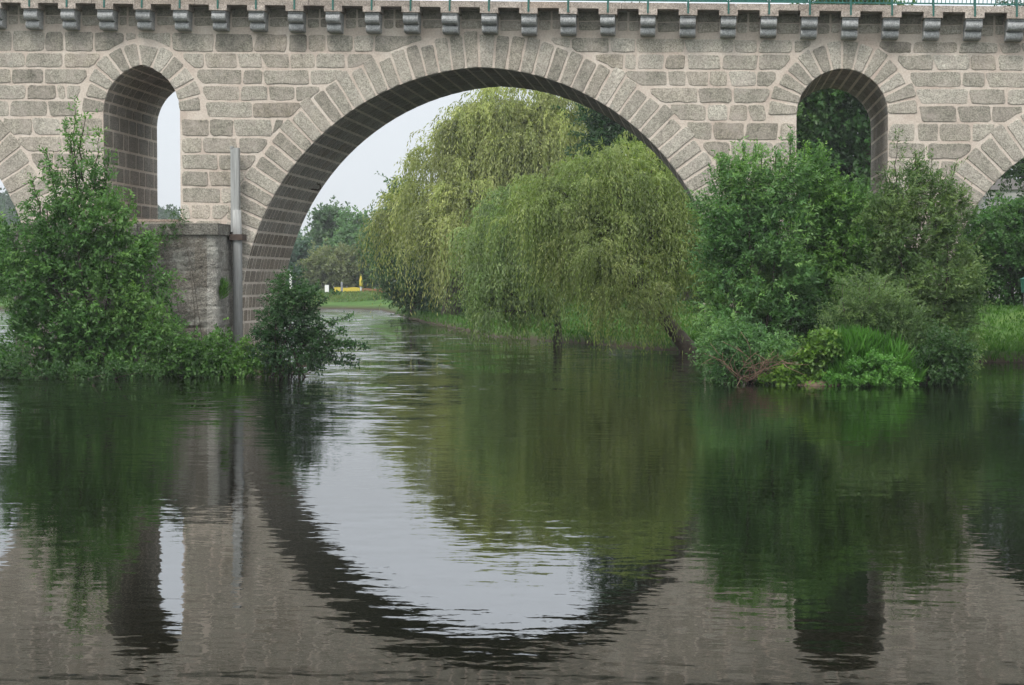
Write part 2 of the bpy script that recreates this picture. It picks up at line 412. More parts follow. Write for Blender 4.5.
# voussoir rings and soffits ---------------------------------------------------
def ring(a, n, name, sof):
    vm = MB(); P = prof(a, n); m = len(P)
    # uneven voussoir widths
    segs = []
    for i in range(m-1): segs.append((P[i], P[i+1]))
    for i, (p, q) in enumerate(segs):
        L1 = a.L+random.gauss(0, .05)-(.05 if a.small else 0)
        if random.random() < .18: L1 += random.uniform(.04, .12)
        tx, tz = q[0]-p[0], q[1]-p[1]; l = math.hypot(tx, tz); tx /= l; tz /= l
        jit = random.gauss(0, .012)
        g = .036
        a0 = (p[0]+tx*(g+jit), 0, p[1]+tz*(g+jit)); b0 = (q[0]-tx*g, 0, q[1]-tz*g)
        a1 = (p[0]+p[2]*L1+tx*g, 0, p[1]+p[3]*L1+tz*g); b1 = (q[0]+q[2]*L1-tx*g, 0, q[1]+q[3]*L1-tz*g)
        cr = rc(); stone(vm, chamfer([a0, b0, b1, a1], .07), (0, -1, 0), random.uniform(.012, .03), .022, (cr[0], cr[1]*.6, cr[2]), 0, .012)
    if not a.small:   # quoins below the springing
        z = a.zs-.03; 
        while z > -.6:
            h = random.uniform(.42, .55)
            for sgn in (-1, 1):
                w = random.uniform(.75, 1.1); xa = a.cx+sgn*a.W; xb = a.cx+sgn*(a.W+w)
                stone(vm, chamfer([(min(xa, xb), 0, z-h+.04), (max(xa, xb), 0, z-h+.04), (max(xa, xb), 0, z-.04), (min(xa, xb), 0, z-.04)], .05), (0, -1, 0), .03, .02, rc(), 0, .006)
            z -= h
    vm.build(name, [M['voussoir']], bridge)
    sm = MB()
    strips = [((p[0], p[1]), (q[0], q[1]), (-(p[2]+q[2])/2, -(p[3]+q[3])/2)) for p, q in segs]
    z = a.zs
    zend = a.zb if a.small else -.8
    k0 = 0
    while z > zend+.2:
        h = min(random.uniform(.45, .58), z-zend)
        for sgn in (-1, 1): strips.append(((a.cx+sgn*a.W, z-h), (a.cx+sgn*a.W, z), (-sgn, 0)))
        z -= h
    for (p, q, nn) in strips:
        tx, tz = q[0]-p[0], q[1]-p[1]; l = math.hypot(tx, tz); tx /= l; tz /= l; g = .038
        nl = math.hypot(*nn); nr = (nn[0]/nl, 0, nn[1]/nl)
        y0 = .0; first = True
        while y0 < WID-.05:
            y1 = min(WID, y0+random.uniform(*((.5, 1.05) if a.small else (.34, .72)))*(1.0 if not first else random.choice([.5, 1.0]))); first = False
            if WID-y1 < .3: y1 = WID
            cr = rc()
            poly = [(p[0]+tx*g, y0+.045, p[1]+tz*g), (q[0]-tx*g, y0+.045, q[1]-tz*g), (q[0]-tx*g, y1-.045, q[1]-tz*g), (p[0]+tx*g, y1-.045, p[1]+tz*g)]
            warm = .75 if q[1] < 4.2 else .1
            stone(sm, chamfer(poly, .045), nr, .012, .015, (cr[0]*(.6 if q[1] > 3.5 else 1.0)+(.0 if q[1] > 3.5 else .3), cr[1]+warm, cr[2]), 0, .0)  # vault shade put into the tint: darker high up, paler and browner low
            y0 = y1
    sm.build(sof, [M['soffit']], bridge)
for a in arches: ring(a, 29 if a.R > 6 else 19, 'voussoir_ring', 'arch_soffit')
ring(smalls[0], 6, 'voussoir_ring', 'arch_soffit'); ring(smalls[1], 7, 'voussoir_ring', 'arch_soffit')
# the two relieving arches have sills of flat slabs
for a in smalls:
    s = MB(); s.box(a.cx-a.W+.01, a.cx+a.W-.01, -.04, WID, a.zb-.02, a.zb+.05, rc()); s.build('sill', [M['cornice']], bridge)
# corbels, caps, cornice -------------------------------------------------------
def corbel_mesh():
    s = MB(); w = .225
    prof_ = []
    # (y, z) going from top front down: scroll of two rolls
    prof_.append((0.03, -.17)); prof_.append((-.56, -.17)); prof_.append((-.575, -.22))
    for i in range(9):
        t = -PI*.42+PI*.92*i/8; prof_.append((-.44-.14*math.cos(t), -.335-.145*math.sin(t)))
    prof_.append((-.36, -.492))
    for i in range(9):
        t = -PI*.42+PI*.95*i/8; prof_.append((-.27-.115*math.cos(t), -.615-.115*math.sin(t)))
    prof_.append((0.03, -.735))
    n = len(prof_)
    V = [(-w, y, z) for y, z in prof_]+[(w, y, z) for y, z in prof_]
    Fc = [(i, (i+1) % n, n+(i+1) % n, n+i) for i in range(n)]+[tuple(range(n))[::-1], tuple(range(n, 2*n))]
    s.faces(V, Fc, (.5, .1, .5)); return s
proto = None
for c in cents:
    if proto is None:
        proto = corbel_mesh().build('corbel', [M['corbel']], bridge); o = proto; mo = bpy.data.meshes
    else:
        o = proto.copy(); COL.objects.link(o); o.parent = bridge
    o.location = (c-bridge.location.x, 0, zslab(c)); o.scale = (random.uniform(.93, 1.05), random.uniform(.94, 1.03), random.uniform(.97, 1.02))
    o.rotation_euler = (0, -math.atan(SL), random.gauss(0, .012))
# (children of the bridge are placed in its frame: shift what was built in world units)
for o in bridge.children:
    if o.name.startswith('corbel'): continue
    o.location.x -= bridge.location.x
cor = MB(); OV = .62
x = XL
while x < XR:
    x2 = min(XR, x+random.uniform(1.1, 2.1))
    cor.box(x+.006, x2-.006, -OV, WID+OV, 0, .18, rc(), 0, zs=lambda q: zslab(q)); x = x2
for c in cents: cor.box(c-.27, c+.27, -OV-.012, 0.02, -.168, -.002, (random.uniform(.4, .95), .1, .5), 0, zs=lambda q: zslab(q))
o = cor.build('cornice', [M['cornice']], bridge); o.location.x -= bridge.location.x
# buttresses (cutwaters)
def buttress(pl, pr, ytop, yn, front, name):
    xl = onY(pl, 280, front)[0]; xr = onY(pr, 280, front)[0]; zt = onY((pl+pr)/2, ytop, front)[2]
    s = MB(); zc = zt-.33
    # rough courses of big worn blocks on the front and on both flanks
    path = []; st = .09
    def seg(x0_, y0_, x1_, y1_):
        n_ = max(1, int(math.hypot(x1_-x0_, y1_-y0_)/st))
        nx_, ny_ = (y1_-y0_), -(x1_-x0_); l_ = math.hypot(nx_, ny_)
        for i in range(n_+1): t = i/n_; path.append((x0_+(x1_-x0_)*t, y0_+(y1_-y0_)*t, nx_/l_, ny_/l_))
    r_ = .12
    seg(xl, 0, xl, front+r_); seg(xl+.04, front+.04, xl+.05, front+.035); seg(xl+r_, front, xr-r_, front); seg(xr-.05, front+.035, xr-.04, front+.04); seg(xr, front+r_, xr, 0)
    P_ = np.array(path); sgn_ = np.where(np.abs(P_[:, 2]) > .5, np.sign(P_[:, 0]-(xl+xr)/2), 0); nrm_ = np.stack([sgn_, np.where(sgn_ == 0, -1, 0)], -1)
    U_ = np.concatenate([[0], np.cumsum(np.hypot(np.diff(P_[:, 0]), np.diff(P_[:, 1])))]); zs_ = np.arange(-2.0, zc+.001, .07); zs_[-1] = zc
    jz_ = [zc]; 
    while jz_[-1] > -1: jz_.append(jz_[-1]-random.uniform(.42, .75))
    jz_ = np.array(jz_); UU, VV = np.meshgrid(U_, zs_)
    row = np.searchsorted(-jz_, -VV); wd = 1.05+.3*np.sin(row*2.3); ph = row*1.7
    cell = np.floor((UU+ph)/wd); fx = np.abs((UU+ph)/wd-cell-.5)*wd; jx = np.clip(1-(wd/2-fx)/.05, 0, 1)
    jy_ = np.clip(1-np.min(np.abs(VV[..., None]+.02*np.sin(UU*3)[..., None]-jz_), -1)/.05, 0, 1)
    q3 = np.stack([P_[None, :, 0]+0*VV, P_[None, :, 1]+0*VV, VV], -1).reshape(-1, 3)
    dsp = (.02*vnoise(q3, 2.2, 5)+.010*vnoise(q3, 6.5, 6)+.008*vnoise(q3, 17, 8)).reshape(VV.shape)+.015*np.sin(cell*12.9+row*7.7)-.022*np.maximum(jx*.7, jy_)
    X_ = P_[None, :, 0]+nrm_[None, :, 0]*dsp; Y_ = np.minimum(P_[None, :, 1]+nrm_[None, :, 1]*dsp, 0.0)
    m_, n_ = VV.shape; V = np.stack([X_, Y_, VV], -1).reshape(-1, 3)
    base_ = len(s.v); s.v += [tuple(v) for v in V]
    rr_ = np.random.default_rng(3)
    for i in range(m_-1):
        for j in range(n_-1):
            s.f.append((base_+i*n_+j, base_+i*n_+j+1, base_+(i+1)*n_+j+1, base_+(i+1)*n_+j)); hh = (math.sin(cell[i, j]*78.2+row[i, j]*37.7)*43758.5) % 1
            edge = 1 if P_[j, 0] > xr-.35 else 0
            s.c.append((min(1, .15+.45*hh+.45*edge), .5*((hh*7) % 1)*(1-edge), .5)); s.m.append(0)
    o = s.build('buttress', [M['rubble']], bridge); o.location.x -= bridge.location.x
    s = MB(); xx = xl-.06
    while xx < xr+.05:
        x2 = min(xr+.06, xx+random.uniform(.9, 1.7))
        if xr+.06-x2 < .4: x2 = xr+.06
        z_ = random.uniform(-.015, .01)
        s.box(xx+.008, x2-.008, front-.06, -.002, zc+z_, zt+z_, (random.uniform(.1, .7), .1, .5)); xx = x2
    o = s.build('buttress_cap', [M['rubble']], bridge); o.location.x -= bridge.location.x
buttress(13, 217, 223.5, 0, -1.7, 'l'); buttress(748, 931, 248, 0, -1.7, 'r')
# small iron hook on the arch edge
s = MB(); hp = onY(318, 190, WID*.75); a = arches[1]
pp = [hp+np.array([-.35, 0, .05]), hp+np.array([0, 0, 0]), hp+np.array([.08, 0, .05]), hp+np.array([.07, 0, .17]), hp+np.array([-.02, 0, .2])]
s.tube(pp, .022, 6); o = s.build('iron_hook', [M['iron']], bridge); o.location.x -= bridge.location.x
# railing ----------------------------------------------------------------------
rail = empty('metal_railing', (X0(483), -OV+.1, zslab(X0(483))+.18), 'green painted metal railing with thin upright bars along the top of the bridge', 'railing')
bx, by, bz = rail.location
pr_post = MB(); pr_post.box(-.03, .03, -.03, .03, 0, 1.15); pr_post.box(-.025, .025, -.135, -.105, -.30, .2); pr_post.box(-.025, .025, -.12, .0, .12, .16)
pan = MB(); pan.box(.03, CSP-.03, -.02, .02, 1.05, 1.10); pan.box(.03, CSP-.03, -.02, .02, .05, .09)
for i in range(1, 10): xx = CSP*i/10; pan.box(xx-.011, xx+.011, -.011, .011, .091, 1.049)
pan2 = MB(); pan2.box(.04, CSP-.04, .03, .045, .06, .95)
P0 = pr_post.build('post', [M['green_metal']], rail); P1 = pan.build('rail_panel', [M['green_metal']], rail); P2 = pan2.build('backing_sheet', [M['green_metal']], rail)
for i, c in enumerate(cents):
    def put(pt, first):
        o = pt if first else pt.copy()
        if not first: COL.objects.link(o); o.parent = rail
        o.location = (c-bx, 0, zslab(c)+.18-bz); return o
    put(P0, i == 0); o = put(P1, i == 0); o.rotation_euler = (0, -math.atan(SL), 0)
    if X0(480) < c < X0(800):
        o = put(P2, not getattr(P2, 'used_flag', False) and P2.location.length == 0 and 'u' not in P2); P2['u'] = 1; o.rotation_euler = (0, -math.atan(SL), 0)
for o in rail.children:
    if 'u' in o: del o['u']
# tall pole --------------------------------------------------------------------
PY = -.36; pb = onY(238, 366, PY); pt_ = onY(236, 148, PY)
pole = empty('tall_pole', (pb[0], pb[1], -.4), 'tall grey weathered pole standing upright in front of the bridge pier', 'pole')
s = MB(); s.tube([(0, 0, -.3), (0, 0, onY(238, 236, PY)[2]+.4), (pt_[0]-pb[0], 0, onY(238, 210, PY)[2]+.4)], [.15, .145, .14], 14); s.build('lower_pole', [M['pole']], pole, True)
s = MB(); zt = pt_[2]+.4; zq = onY(238, 232, PY)[2]+.4
s.box(-.125-.05, .125-.05, -.10, .10, zq, zt); s.box(-.135-.05, -.06-.05, -.11, .11, zt-.02, zt+.05); o = s.build('upper_post', [M['pole']], pole)
s = MB(); zk = onY(238, 237, PY)[2]+.4
s.box(-.20, .20, -.19, -.16, zk-.1, zk+.08); s.box(-.20, -.17, -.16, .35, zk-.1, zk+.08); s.box(.17, .20, -.16, .35, zk-.1, zk+.08); s.build('bracket', [M['iron']], pole)

# ------------------------------------------------------------------ terrain
bank_px = [(1700, 378), (1300, 366), (1024, 362.5), (960, 362), (880, 359), (800, 355), (720, 353), (690, 352), (620, 346), (557, 342), (500, 337), (470, 331), (440, 325), (412, 319), (395, 313.5)]
far_px = [(380, 310), (340, 309), (250, 309), (100, 309), (-300, 309.5), (-900, 311)]
river = [tuple(onZ(*p)[:2]) for p in bank_px+far_px]
river = [(260, river[0][1]-4)]+river+[(-260, 80), (-300, -49.5), (260, -49.5)]
RV = np.array(river)
def sdist(x, y):
    x = np.asarray(x, float); y = np.asarray(y, float); d = np.full(x.shape, 1e9); ins = np.zeros(x.shape, bool)
    for i in range(len(RV)):
        a = RV[i]; b = RV[(i+1) % len(RV)]; ab = b-a
        t = np.clip(((x-a[0])*ab[0]+(y-a[1])*ab[1])/(ab@ab), 0, 1)
        d = np.minimum(d, np.hypot(x-a[0]-t*ab[0], y-a[1]-t*ab[1]))
        c = ((a[1] > y) != (b[1] > y)) & (x < (b[0]-a[0])*(y-a[1])/((b[1]-a[1]) if b[1] != a[1] else 1e-9)+a[0]); ins ^= c
    return np.where(ins, -d, d)
def ss(t): t = np.clip(t, 0, 1); return t*t*(3-2*t)
ridge_px = [(-900, 170), (-400, 165), (-200, 172), (0, 186), (100, 196), (160, 209), (230, 226), (290, 240), (340, 262), (400, 273), (480, 278), (1100, 276)]
RD = 520.0
rp = [atD(p[0], p[1], RD) for p in ridge_px]; rx = [p[0] for p in rp]; rz = [p[2]-5 for p in rp]
isl = [(onZ(90, 372), 3.6, 1.5), (onZ(230, 371), 2.2, 1.0), (onZ(285, 366), 1.1, .8), (onZ(840, 378), 3.0, 2.0), (onZ(900, 378), 1.8, 1.6), (onZ(760, 377), 1.2, 1.2)]
def hgt(x, y):
    d = sdist(x, y)
    n = .12*np.sin(x*.7+y*.31)+.08*np.sin(x*.23-y*.9+1)+.05*np.sin(x*2.1+y*1.7)
    h = np.where(d > 0, .32*ss(d/.5)+(1.25-.35*ss((y-110)/20.)+n)*ss(d/13), -1.8*ss(-d/2.5)-.02)
    yr = np.interp(x, rx, rz); hill = np.maximum(yr-1.5, 0)*ss((y-330)/170.)*(1+.0*x)
    h = h+np.where(d > 0, hill, 0)
    for p, rx_, ry_ in isl:
        e = 1-((x-p[0])/rx_)**2-((y-p[1])/ry_)**2
        h = np.maximum(h, np.where(e > -.3, np.clip(e, -.6, .2)*.45, -9))
    return h
gx = np.unique(np.concatenate([np.arange(-2500, -300, 100), np.arange(-300, -45, 6), np.arange(-45, 32, .5), np.arange(32, 200, 6), np.arange(200, 2600, 100)]))
gy = np.unique(np.concatenate([np.arange(-400, -60, 40), np.arange(-60, -10, 1.5), np.arange(-10, 32, .4), np.arange(32, 170, 1.2), np.arange(170, 620, 8), np.arange(620, 3500, 120)]))
XX, YY = np.meshgrid(gx, gy); ZZ = hgt(XX, YY); nx, ny = len(gx), len(gy)
ii = np.arange(nx*ny).reshape(ny, nx); q = np.stack([ii[:-1, :-1], ii[:-1, 1:], ii[1:, 1:], ii[1:, :-1]], -1).reshape(-1, 4)
me = bpy.data.meshes.new('ground'); me.vertices.add(nx*ny); me.vertices.foreach_set('co', np.stack([XX, YY, ZZ], -1).astype(np.float32).ravel())
def quads(me, q):
    me.loops.add(q.size); me.loops.foreach_set('vertex_index', q.astype(np.int32).ravel())
    me.polygons.add(len(q)); me.polygons.foreach_set('loop_start', np.arange(0, q.size, 4, dtype=np.int32)); me.polygons.foreach_set('loop_total', np.full(len(q), 4, np.int32))
quads(me, q); me.polygons.foreach_set('use_smooth', np.ones(len(q), bool)); me.update(calc_edges=True); me.materials.append(M['ground'])
o = bpy.data.objects.new('ground', me); COL.objects.link(o); tag(o, 'green grassy river banks and ground rising to a far hill', kind='structure')
s = MB(); s.face([(-340, -300, 0), (300, -300, 0), (300, 400, 0), (-340, 400, 0)]); o = s.build('water', [M['water']]); tag(o, 'slow dark river water reflecting the bridge and trees', kind='structure')

# ------------------------------------------------------------------ foliage
def leafmesh(name, B, A, Wv, C, parent=None, label=None):
    """B base points, A axis vectors (full length), Wv half width vectors, C colours"""
    n = len(B); V = np.empty((n, 4, 3), np.float32)
    V[:, 0] = B; V[:, 1] = B+A*.45+Wv; V[:, 2] = B+A; V[:, 3] = B+A*.45-Wv
    me = bpy.data.meshes.new(name); me.vertices.add(4*n); me.vertices.foreach_set('co', V.ravel()); quads(me, np.arange(4*n).reshape(n, 4))
    me.update(calc_edges=True); me.materials.append(M['leaf'])
    at = me.attributes.new('tint', 'FLOAT_COLOR', 'FACE'); c = np.ones((n, 4), np.float32); c[:, :3] = np.clip(C, 0.002, .9); at.data.foreach_set('color', c.ravel())
    o = bpy.data.objects.new(name, me); COL.objects.link(o)
    if parent: o.parent = parent
    if label: o['label'] = label
    return o
def lobes3(lobes, D, deep=.9):
    out = []
    for l in lobes:
        px, py, rx_, ry_ = l[:4]; dd = l[4] if len(l) > 4 else 0.0
        p = atD(px, py, D+dd); m = mpp(D+dd); out.append((p, np.array([rx_*m, (rx_*.5+ry_*.5)*m*deep, ry_*m])))
    return out
def sample_lobes(L, n, inner=.5, top=False):
    w = np.array([r[0]*r[2]+.3*r[0]*r[1] for _, r in L]); w /= w.sum(); idx = RNG.choice(len(L), n, p=w)
    c = np.array([p for p, _ in L])[idx]; r = np.array([q for _, q in L])[idx]
    u = rdir(n)
    if top: u[:, 2] = np.abs(u[:, 2])*1.0-.15; u = unit(u)
    rad = inner+(1-inner)*RNG.random((n, 1))**.6
    return c+u*r*rad, unit(u/r*r.mean(1, keepdims=True)), idx
def colours(P, n, c1, c2, c3, seed=1, scale=1.2):
    v = np.clip(.5+.33*vnoise(P, scale, seed)+RNG.normal(0, .16, n), 0, 1)[:, None]
    c1, c2, c3 = map(np.array, (c1, c2, c3))
    C = np.where(v < .5, c1+(c2-c1)*v*2, c2+(c3-c2)*(v-.5)*2)
    return C*(1+RNG.normal(0, .10, (n, 1)))
def shoots(P, U, length, K, leaf, lw, cols, upb=.3, spread=.6, droop=0.0, lspread=.9, lens=.5):
    """leafy shoots: P starts, U outward dirs"""
    n = len(P); d = unit(U+np.array([0, 0, upb])+rdir(n)*spread); Ls = length*(1-lens*RNG.random((n, 1)))
    t = np.linspace(.08, 1, K)[None, :, None]
    B = P[:, None]+d[:, None]*Ls[:, None]*t; B[..., 2] -= (droop*Ls*t[..., 0]**2)
    tan = unit(d[:, None]+np.array([0, 0, -1.])*2*droop*t)
    rnd = unit(RNG.normal(size=(n, K, 3))); side = unit(np.cross(tan, rnd))
    A = unit(tan*(1-.35*lspread)+side*lspread+np.array([0, 0, -.15]))*leaf*(1-.45*RNG.random((n, K, 1)))
    Wv = unit(np.cross(A, unit(RNG.normal(size=(n, K, 3))*.42+np.array([.0, .5, -.7]))))*lw*.5*(1-.3*RNG.random((n, K, 1)))
    B = B+rnd*leaf*.12
    C = np.repeat(cols[:, None], K, 1)*(1+RNG.normal(0, .07, (n, K, 1)))
    return B.reshape(-1, 3), A.reshape(-1, 3), Wv.reshape(-1, 3), C.reshape(-1, 3)
def strands(P, U, Lh, Lv, K, leaf, lw, cols):
    """weeping strands: go outwards then hang"""
    n = len(P); Uh = U.copy(); Uh[:, 2] = 0; Uh = unit(Uh+.25*rdir(n)*[1, 1, 0])
    lh = Lh*(.4+.9*RNG.random((n, 1))); lv = np.asarray(Lv).reshape(-1, 1)*(.55+.6*RNG.random((n, 1)))
    t = np.linspace(0.02, 1, K)[None, :]
    B = P[:, None]+Uh[:, None]*(lh*(1-(1-t)**2.2))[..., None]
    B[..., 2] += (lh*.30*np.sin(np.clip(t*3.0, 0, PI)))-lv*t**1.6
    sway = RNG.normal(0, .10, (n, 1, 3)); B = B+sway*(t**1.5)[..., None]*lv[:, None]*.6
    rnd = unit(RNG.normal(size=(n, K, 3)))
    A = unit(np.array([0, 0, -1.0])*(.35+.6*t[..., None])+rnd*.42+Uh[:, None]*(1-t[..., None])*.5)*leaf*(1-.4*RNG.random((n, K, 1)))
    Wv = unit(np.cross(A, unit(RNG.normal(size=(n, K, 3))*.55+np.array([0, .8, -.35]))))*lw*.5
    B = B+rnd*leaf*.18
    C = np.repeat(cols[:, None], K, 1)*(1+RNG.normal(0, .08, (n, K, 1)))
    return B.reshape(-1, 3), A.reshape(-1, 3), Wv.reshape(-1, 3), C.reshape(-1, 3)
def cat(*Q): return [np.concatenate([q[i] for q in Q]) for i in range(4)]
def local(q, o): return (q[0]-np.array(o), q[1], q[2], q[3])
def limb(mb, a, b, r0, r1, bend=.12, n=6):
    a = np.array(a, float); b = np.array(b, float); L = np.linalg.norm(b-a); off = rdir(1)[0]*L*bend; off[2] = abs(off[2])*.5
    ts = np.linspace(0, 1, n); pts = [a+(b-a)*t+off*math.sin(PI*t)+(rdir(1)[0]*L*.02 if 0 < t < 1 else 0) for t in ts]
    mb.tube(pts, [r0+(r1-r0)*t for t in ts], 6); return pts
def trunk_for(base, L, r, parent, o, fork=.35, lean=None, name='trunk', maxn=9):
    mb = MB(); base = np.array(base); cc = sum(p for p, _ in L)/len(L)
    f = base+(cc-base)*fork if lean is None else np.array(lean)
    mb.tube([base+[0, 0, -.4], base+[0, 0, .15], base+(f-base)*.5+rdir(1)[0]*r*.6, f], [r*1.5, r*1.15, r*.9, r*.8], 9)
    for p, q in L[:maxn]:
        tgt = p+np.array([0, 0, q[2]*.3]); pts = limb(mb, f, tgt, r*.55, r*.14)
        for k in range(3):
            s_ = pts[random.choice([3, 4])]; limb(mb, s_, p+rdir(1)[0]*q*.75, r*.2, r*.05, .1, 4)
    return mb.build(name, [M['bark']], parent, True) if o is None else shift(mb, name, parent, o)
def shift(mb, name, parent, o, mat='bark', smooth=True):
    mb.v = [tuple(np.array(v)-np.array(o)) for v in mb.v]; return mb.build(name, [M[mat]], parent, smooth)
def gz(p): return float(hgt(np.array([p[0]]), np.array([p[1]]))[0])
def broad_tree(name, label, cat_, lobes, D, basepx, n, K, length, leaf, lw, c, group=None, r=.25, upb=.3, droop=.15, seed=1, inner=.45, cs=.8, spread=.6, trunkname='trunk', crownname='crown', fork=.35, clump=0):
    L = lobes3(lobes, D); b = atD(basepx, 300, D); b[2] = max(gz(b), -.1); o = b.copy()
    root = empty(name, o, label, cat_, group)
    P, U, idx = sample_lobes(L, n, inner)
    if clump:
        k = max(1, int(n/(clump*1.6))); ci = RNG.integers(0, k, n); P = P[:k][ci]+RNG.normal(0, 1, (n, 3))*length*.42; U = unit(U[:k][ci]+.5*rdir(n))
    keep = P[:, 2] > gz(b)+.05; P, U = P[keep], U[keep]
    q = shoots(P, U, length, K, leaf, lw, colours(P, len(P), *c, seed=seed, scale=cs), upb, spread, droop)
    trunk_for(b, L, r, root, o, fork, name=trunkname)
    leafmesh(crownname, *local(q, o), parent=root); return root
def willow(name, label, lobes, D, base, n, K, leaf, lw, Lh, floorpx, c, r, seed, lean=None, group=None, twigs=0):
    L = lobes3(lobes, D, .85); b = atD(base[0], base[1], D); b[2] = max(gz(b), 0.0); o = b.copy()
    root = empty(name, o, label, 'willow tree', group)
    P, U, idx = sample_lobes(L, n, .5, True); P = P+U*(RNG.random((n, 1))**3)*Lh*.9
    k = n//20; ci = RNG.integers(0, k, n); P = P[:k][ci]+RNG.normal(0, 1, (n, 3))*Lh*[.24, .24, .10]; U = U[:k][ci]; idx = idx[:k][ci]
    U = unit(U+.22*rdir(n)); ctint = np.clip(1+RNG.normal(0, .17, k), .6, 1.5)[ci][:, None]
    # hanging length limited by the skirt height of each lobe
    fl = np.array([atD(l[0], l[5] if len(l) > 5 else floorpx, D)[2] for l in lobes])[idx]
    rz_ = np.array([q[2] for _, q in L])[idx]
    Lv = np.clip(np.minimum(P[:, 2]-fl, rz_*2.0+.4), .3, 6.0)*(.45+.55*RNG.random(n))
    long = RNG.random(n) < .18; Lv = np.where(long, np.clip(P[:, 2]-fl, .3, 6), Lv)
    q = strands(P, U, Lh, Lv, K, leaf, lw, colours(P, n, *c, seed=seed, scale=.9)*ctint)
    q2n = n//3; P2, U2, _ = sample_lobes(L, q2n, .75, True)
    q2 = shoots(P2, U2, Lh*1.1, K//2, leaf, lw, colours(P2, q2n, *c, seed=seed+5, scale=.9)*1.08, .25, .5, .55)
    ln_ = None if lean is None else atD(lean[0], lean[1], D)
    trunk_for(b, L, r, root, o, .42, ln_, maxn=10)
    q = cat(q, q2); keep = q[0][:, 2] > .05
    leafmesh('crown', *local([z[keep] for z in q], o), parent=root); return root
# colours (linear)
OLIVE = ((.14, .18, .05), (.23, .265, .08), (.33, .35, .13))
OLIVE2 = ((.11, .165, .045), (.19, .255, .075), (.31, .355, .13))
SAGE = ((.09, .155, .045), (.155, .235, .075), (.25, .33, .135))
DARK = ((.012, .035, .010), (.024, .062, .016), (.05, .10, .026))
DEEP = ((.010, .035, .012), (.018, .06, .018), (.04, .10, .028))
MID = ((.020, .060, .014), (.040, .10, .024), (.075, .145, .035))
ASH = ((.032, .095, .020), (.068, .165, .036), (.14, .26, .065))
BLUE = ((.04, .11, .033), (.085, .19, .055), (.18, .32, .085))
LIVE = ((.04, .11, .022), (.08, .185, .036), (.16, .30, .06))
GREY = ((.045, .095, .028), (.095, .165, .05), (.18, .26, .085))
BRIGHT = ((.04, .12, .016), (.075, .21, .03), (.13, .29, .055))
BRAM = ((.025, .07, .012), (.055, .14, .022), (.11, .22, .04))
BROWN = ((.06, .065, .03), (.085, .085, .04), (.11, .11, .05))
# --- willows in the arch
willow('weeping_willow', 'tallest weeping willow, yellow green, filling the back of the main arch', [
    (520, 112, 42, 22), (560, 128, 32, 24), (482, 132, 34, 26), (452, 165, 36, 30), (535, 150, 50, 35), (498, 175, 42, 36), (437, 212, 32, 34, 0, 302), (568, 170, 30, 30), (470, 222, 42, 40, -2, 308),
    (448, 245, 26, 34, -3, 300), (424, 232, 18, 26, 2, 290), (515, 225, 40, 45), (540, 245, 40, 40), (480, 262, 30, 30, -2, 306)], 116, (450, 308), 5200, 26, .36, .075, 1.5, 300, OLIVE, .55, 3)
willow('weeping_willow', 'weeping willow with a small forked trunk at the water, left of the leaning one', [
    (520, 215, 34, 26), (505, 245, 30, 30), (545, 235, 36, 32), (495, 275, 22, 24, 0, 342), (530, 268, 30, 28, 0, 318), (570, 255, 30, 34, 0, 298), (563, 285, 28, 22, 1, 298), (508, 300, 26, 20, -1, 346), (486, 300, 12, 20, -.5, 346), (500, 315, 18, 12, -1, 346), (575, 215, 30, 30)], 75, (557, 343), 2800, 22, .22, .045, .95, 330, SAGE, .17, 8, (556, 316))
willow('weeping_willow', 'broad weeping willow with a thick trunk leaning over the water', [
    (612, 162, 24, 18), (585, 182, 26, 20), (560, 196, 20, 16), (645, 180, 30, 24), (628, 158, 14, 12), (672, 215, 28, 28), (610, 215, 45, 34), (575, 225, 32, 30), (650, 240, 42, 36), (685, 255, 20, 34, 0, 308), (602, 265, 40, 36, -1, 312), (632, 285, 30, 30, -1, 338), (668, 280, 24, 26, .8, 292), (545, 215, 28, 22), (625, 310, 20, 24, -1.5, 352)], 67.5, (688, 352), 3800, 22, .20, .04, .9, 322, OLIVE2, .30, 12, (655, 305))
# --- broadleaf trees behind
broad_tree('broadleaf_tree', 'dark green tree at the bend of the river, left of the tallest willow', 'tree', [(404, 205, 12, 16), (398, 232, 15, 22), (404, 262, 20, 26), (418, 290, 18, 20), (408, 292, 12, 18), (428, 270, 18, 30), (393, 215, 8, 12)], 129, 415, 2600, 14, 1.2, .30, .13, MID, r=.35, seed=21, clump=9)
broad_tree('broadleaf_tree', 'dark tree top showing between the willows and the right side of the main arch', 'tree', [(602, 132, 20, 26), (612, 95, 22, 34), (645, 60, 40, 44), (640, 130, 34, 40), (680, 150, 40, 44), (620, 175, 34, 30), (705, 215, 30, 40), (700, 260, 30, 34), (660, 220, 40, 40), (700, 100, 36, 44)], 98, 690, 6500, 14, .95, .26, .12, DEEP, r=.4, seed=22, clump=9)
broad_tree('broadleaf_tree', 'green tree behind the right foot of the main arch', 'tree', [(712, 235, 18, 26), (705, 262, 20, 26), (728, 255, 24, 34), (722, 290, 26, 24), (745, 275, 24, 36)], 84, 725, 2400, 12, .75, .2, .09, MID, r=.2, seed=23, clump=8)
broad_tree('broadleaf_tree', 'deep green tree seen through the small right arch', 'tree', [(838, 112, 38, 34), (825, 60, 40, 46), (860, 20, 44, 44), (880, 80, 40, 50), (800, 100, 34, 50), (815, 150, 34, 34), (860, 150, 36, 38), (830, 185, 50, 36), (880, 205, 40, 44), (800, 215, 44, 44), (850, 240, 50, 44)], 88, 840, 9500, 14, .85, .30, .14, ((.022, .065, .018), (.045, .12, .03), (.09, .18, .045)), r=.4, seed=24, clump=8)
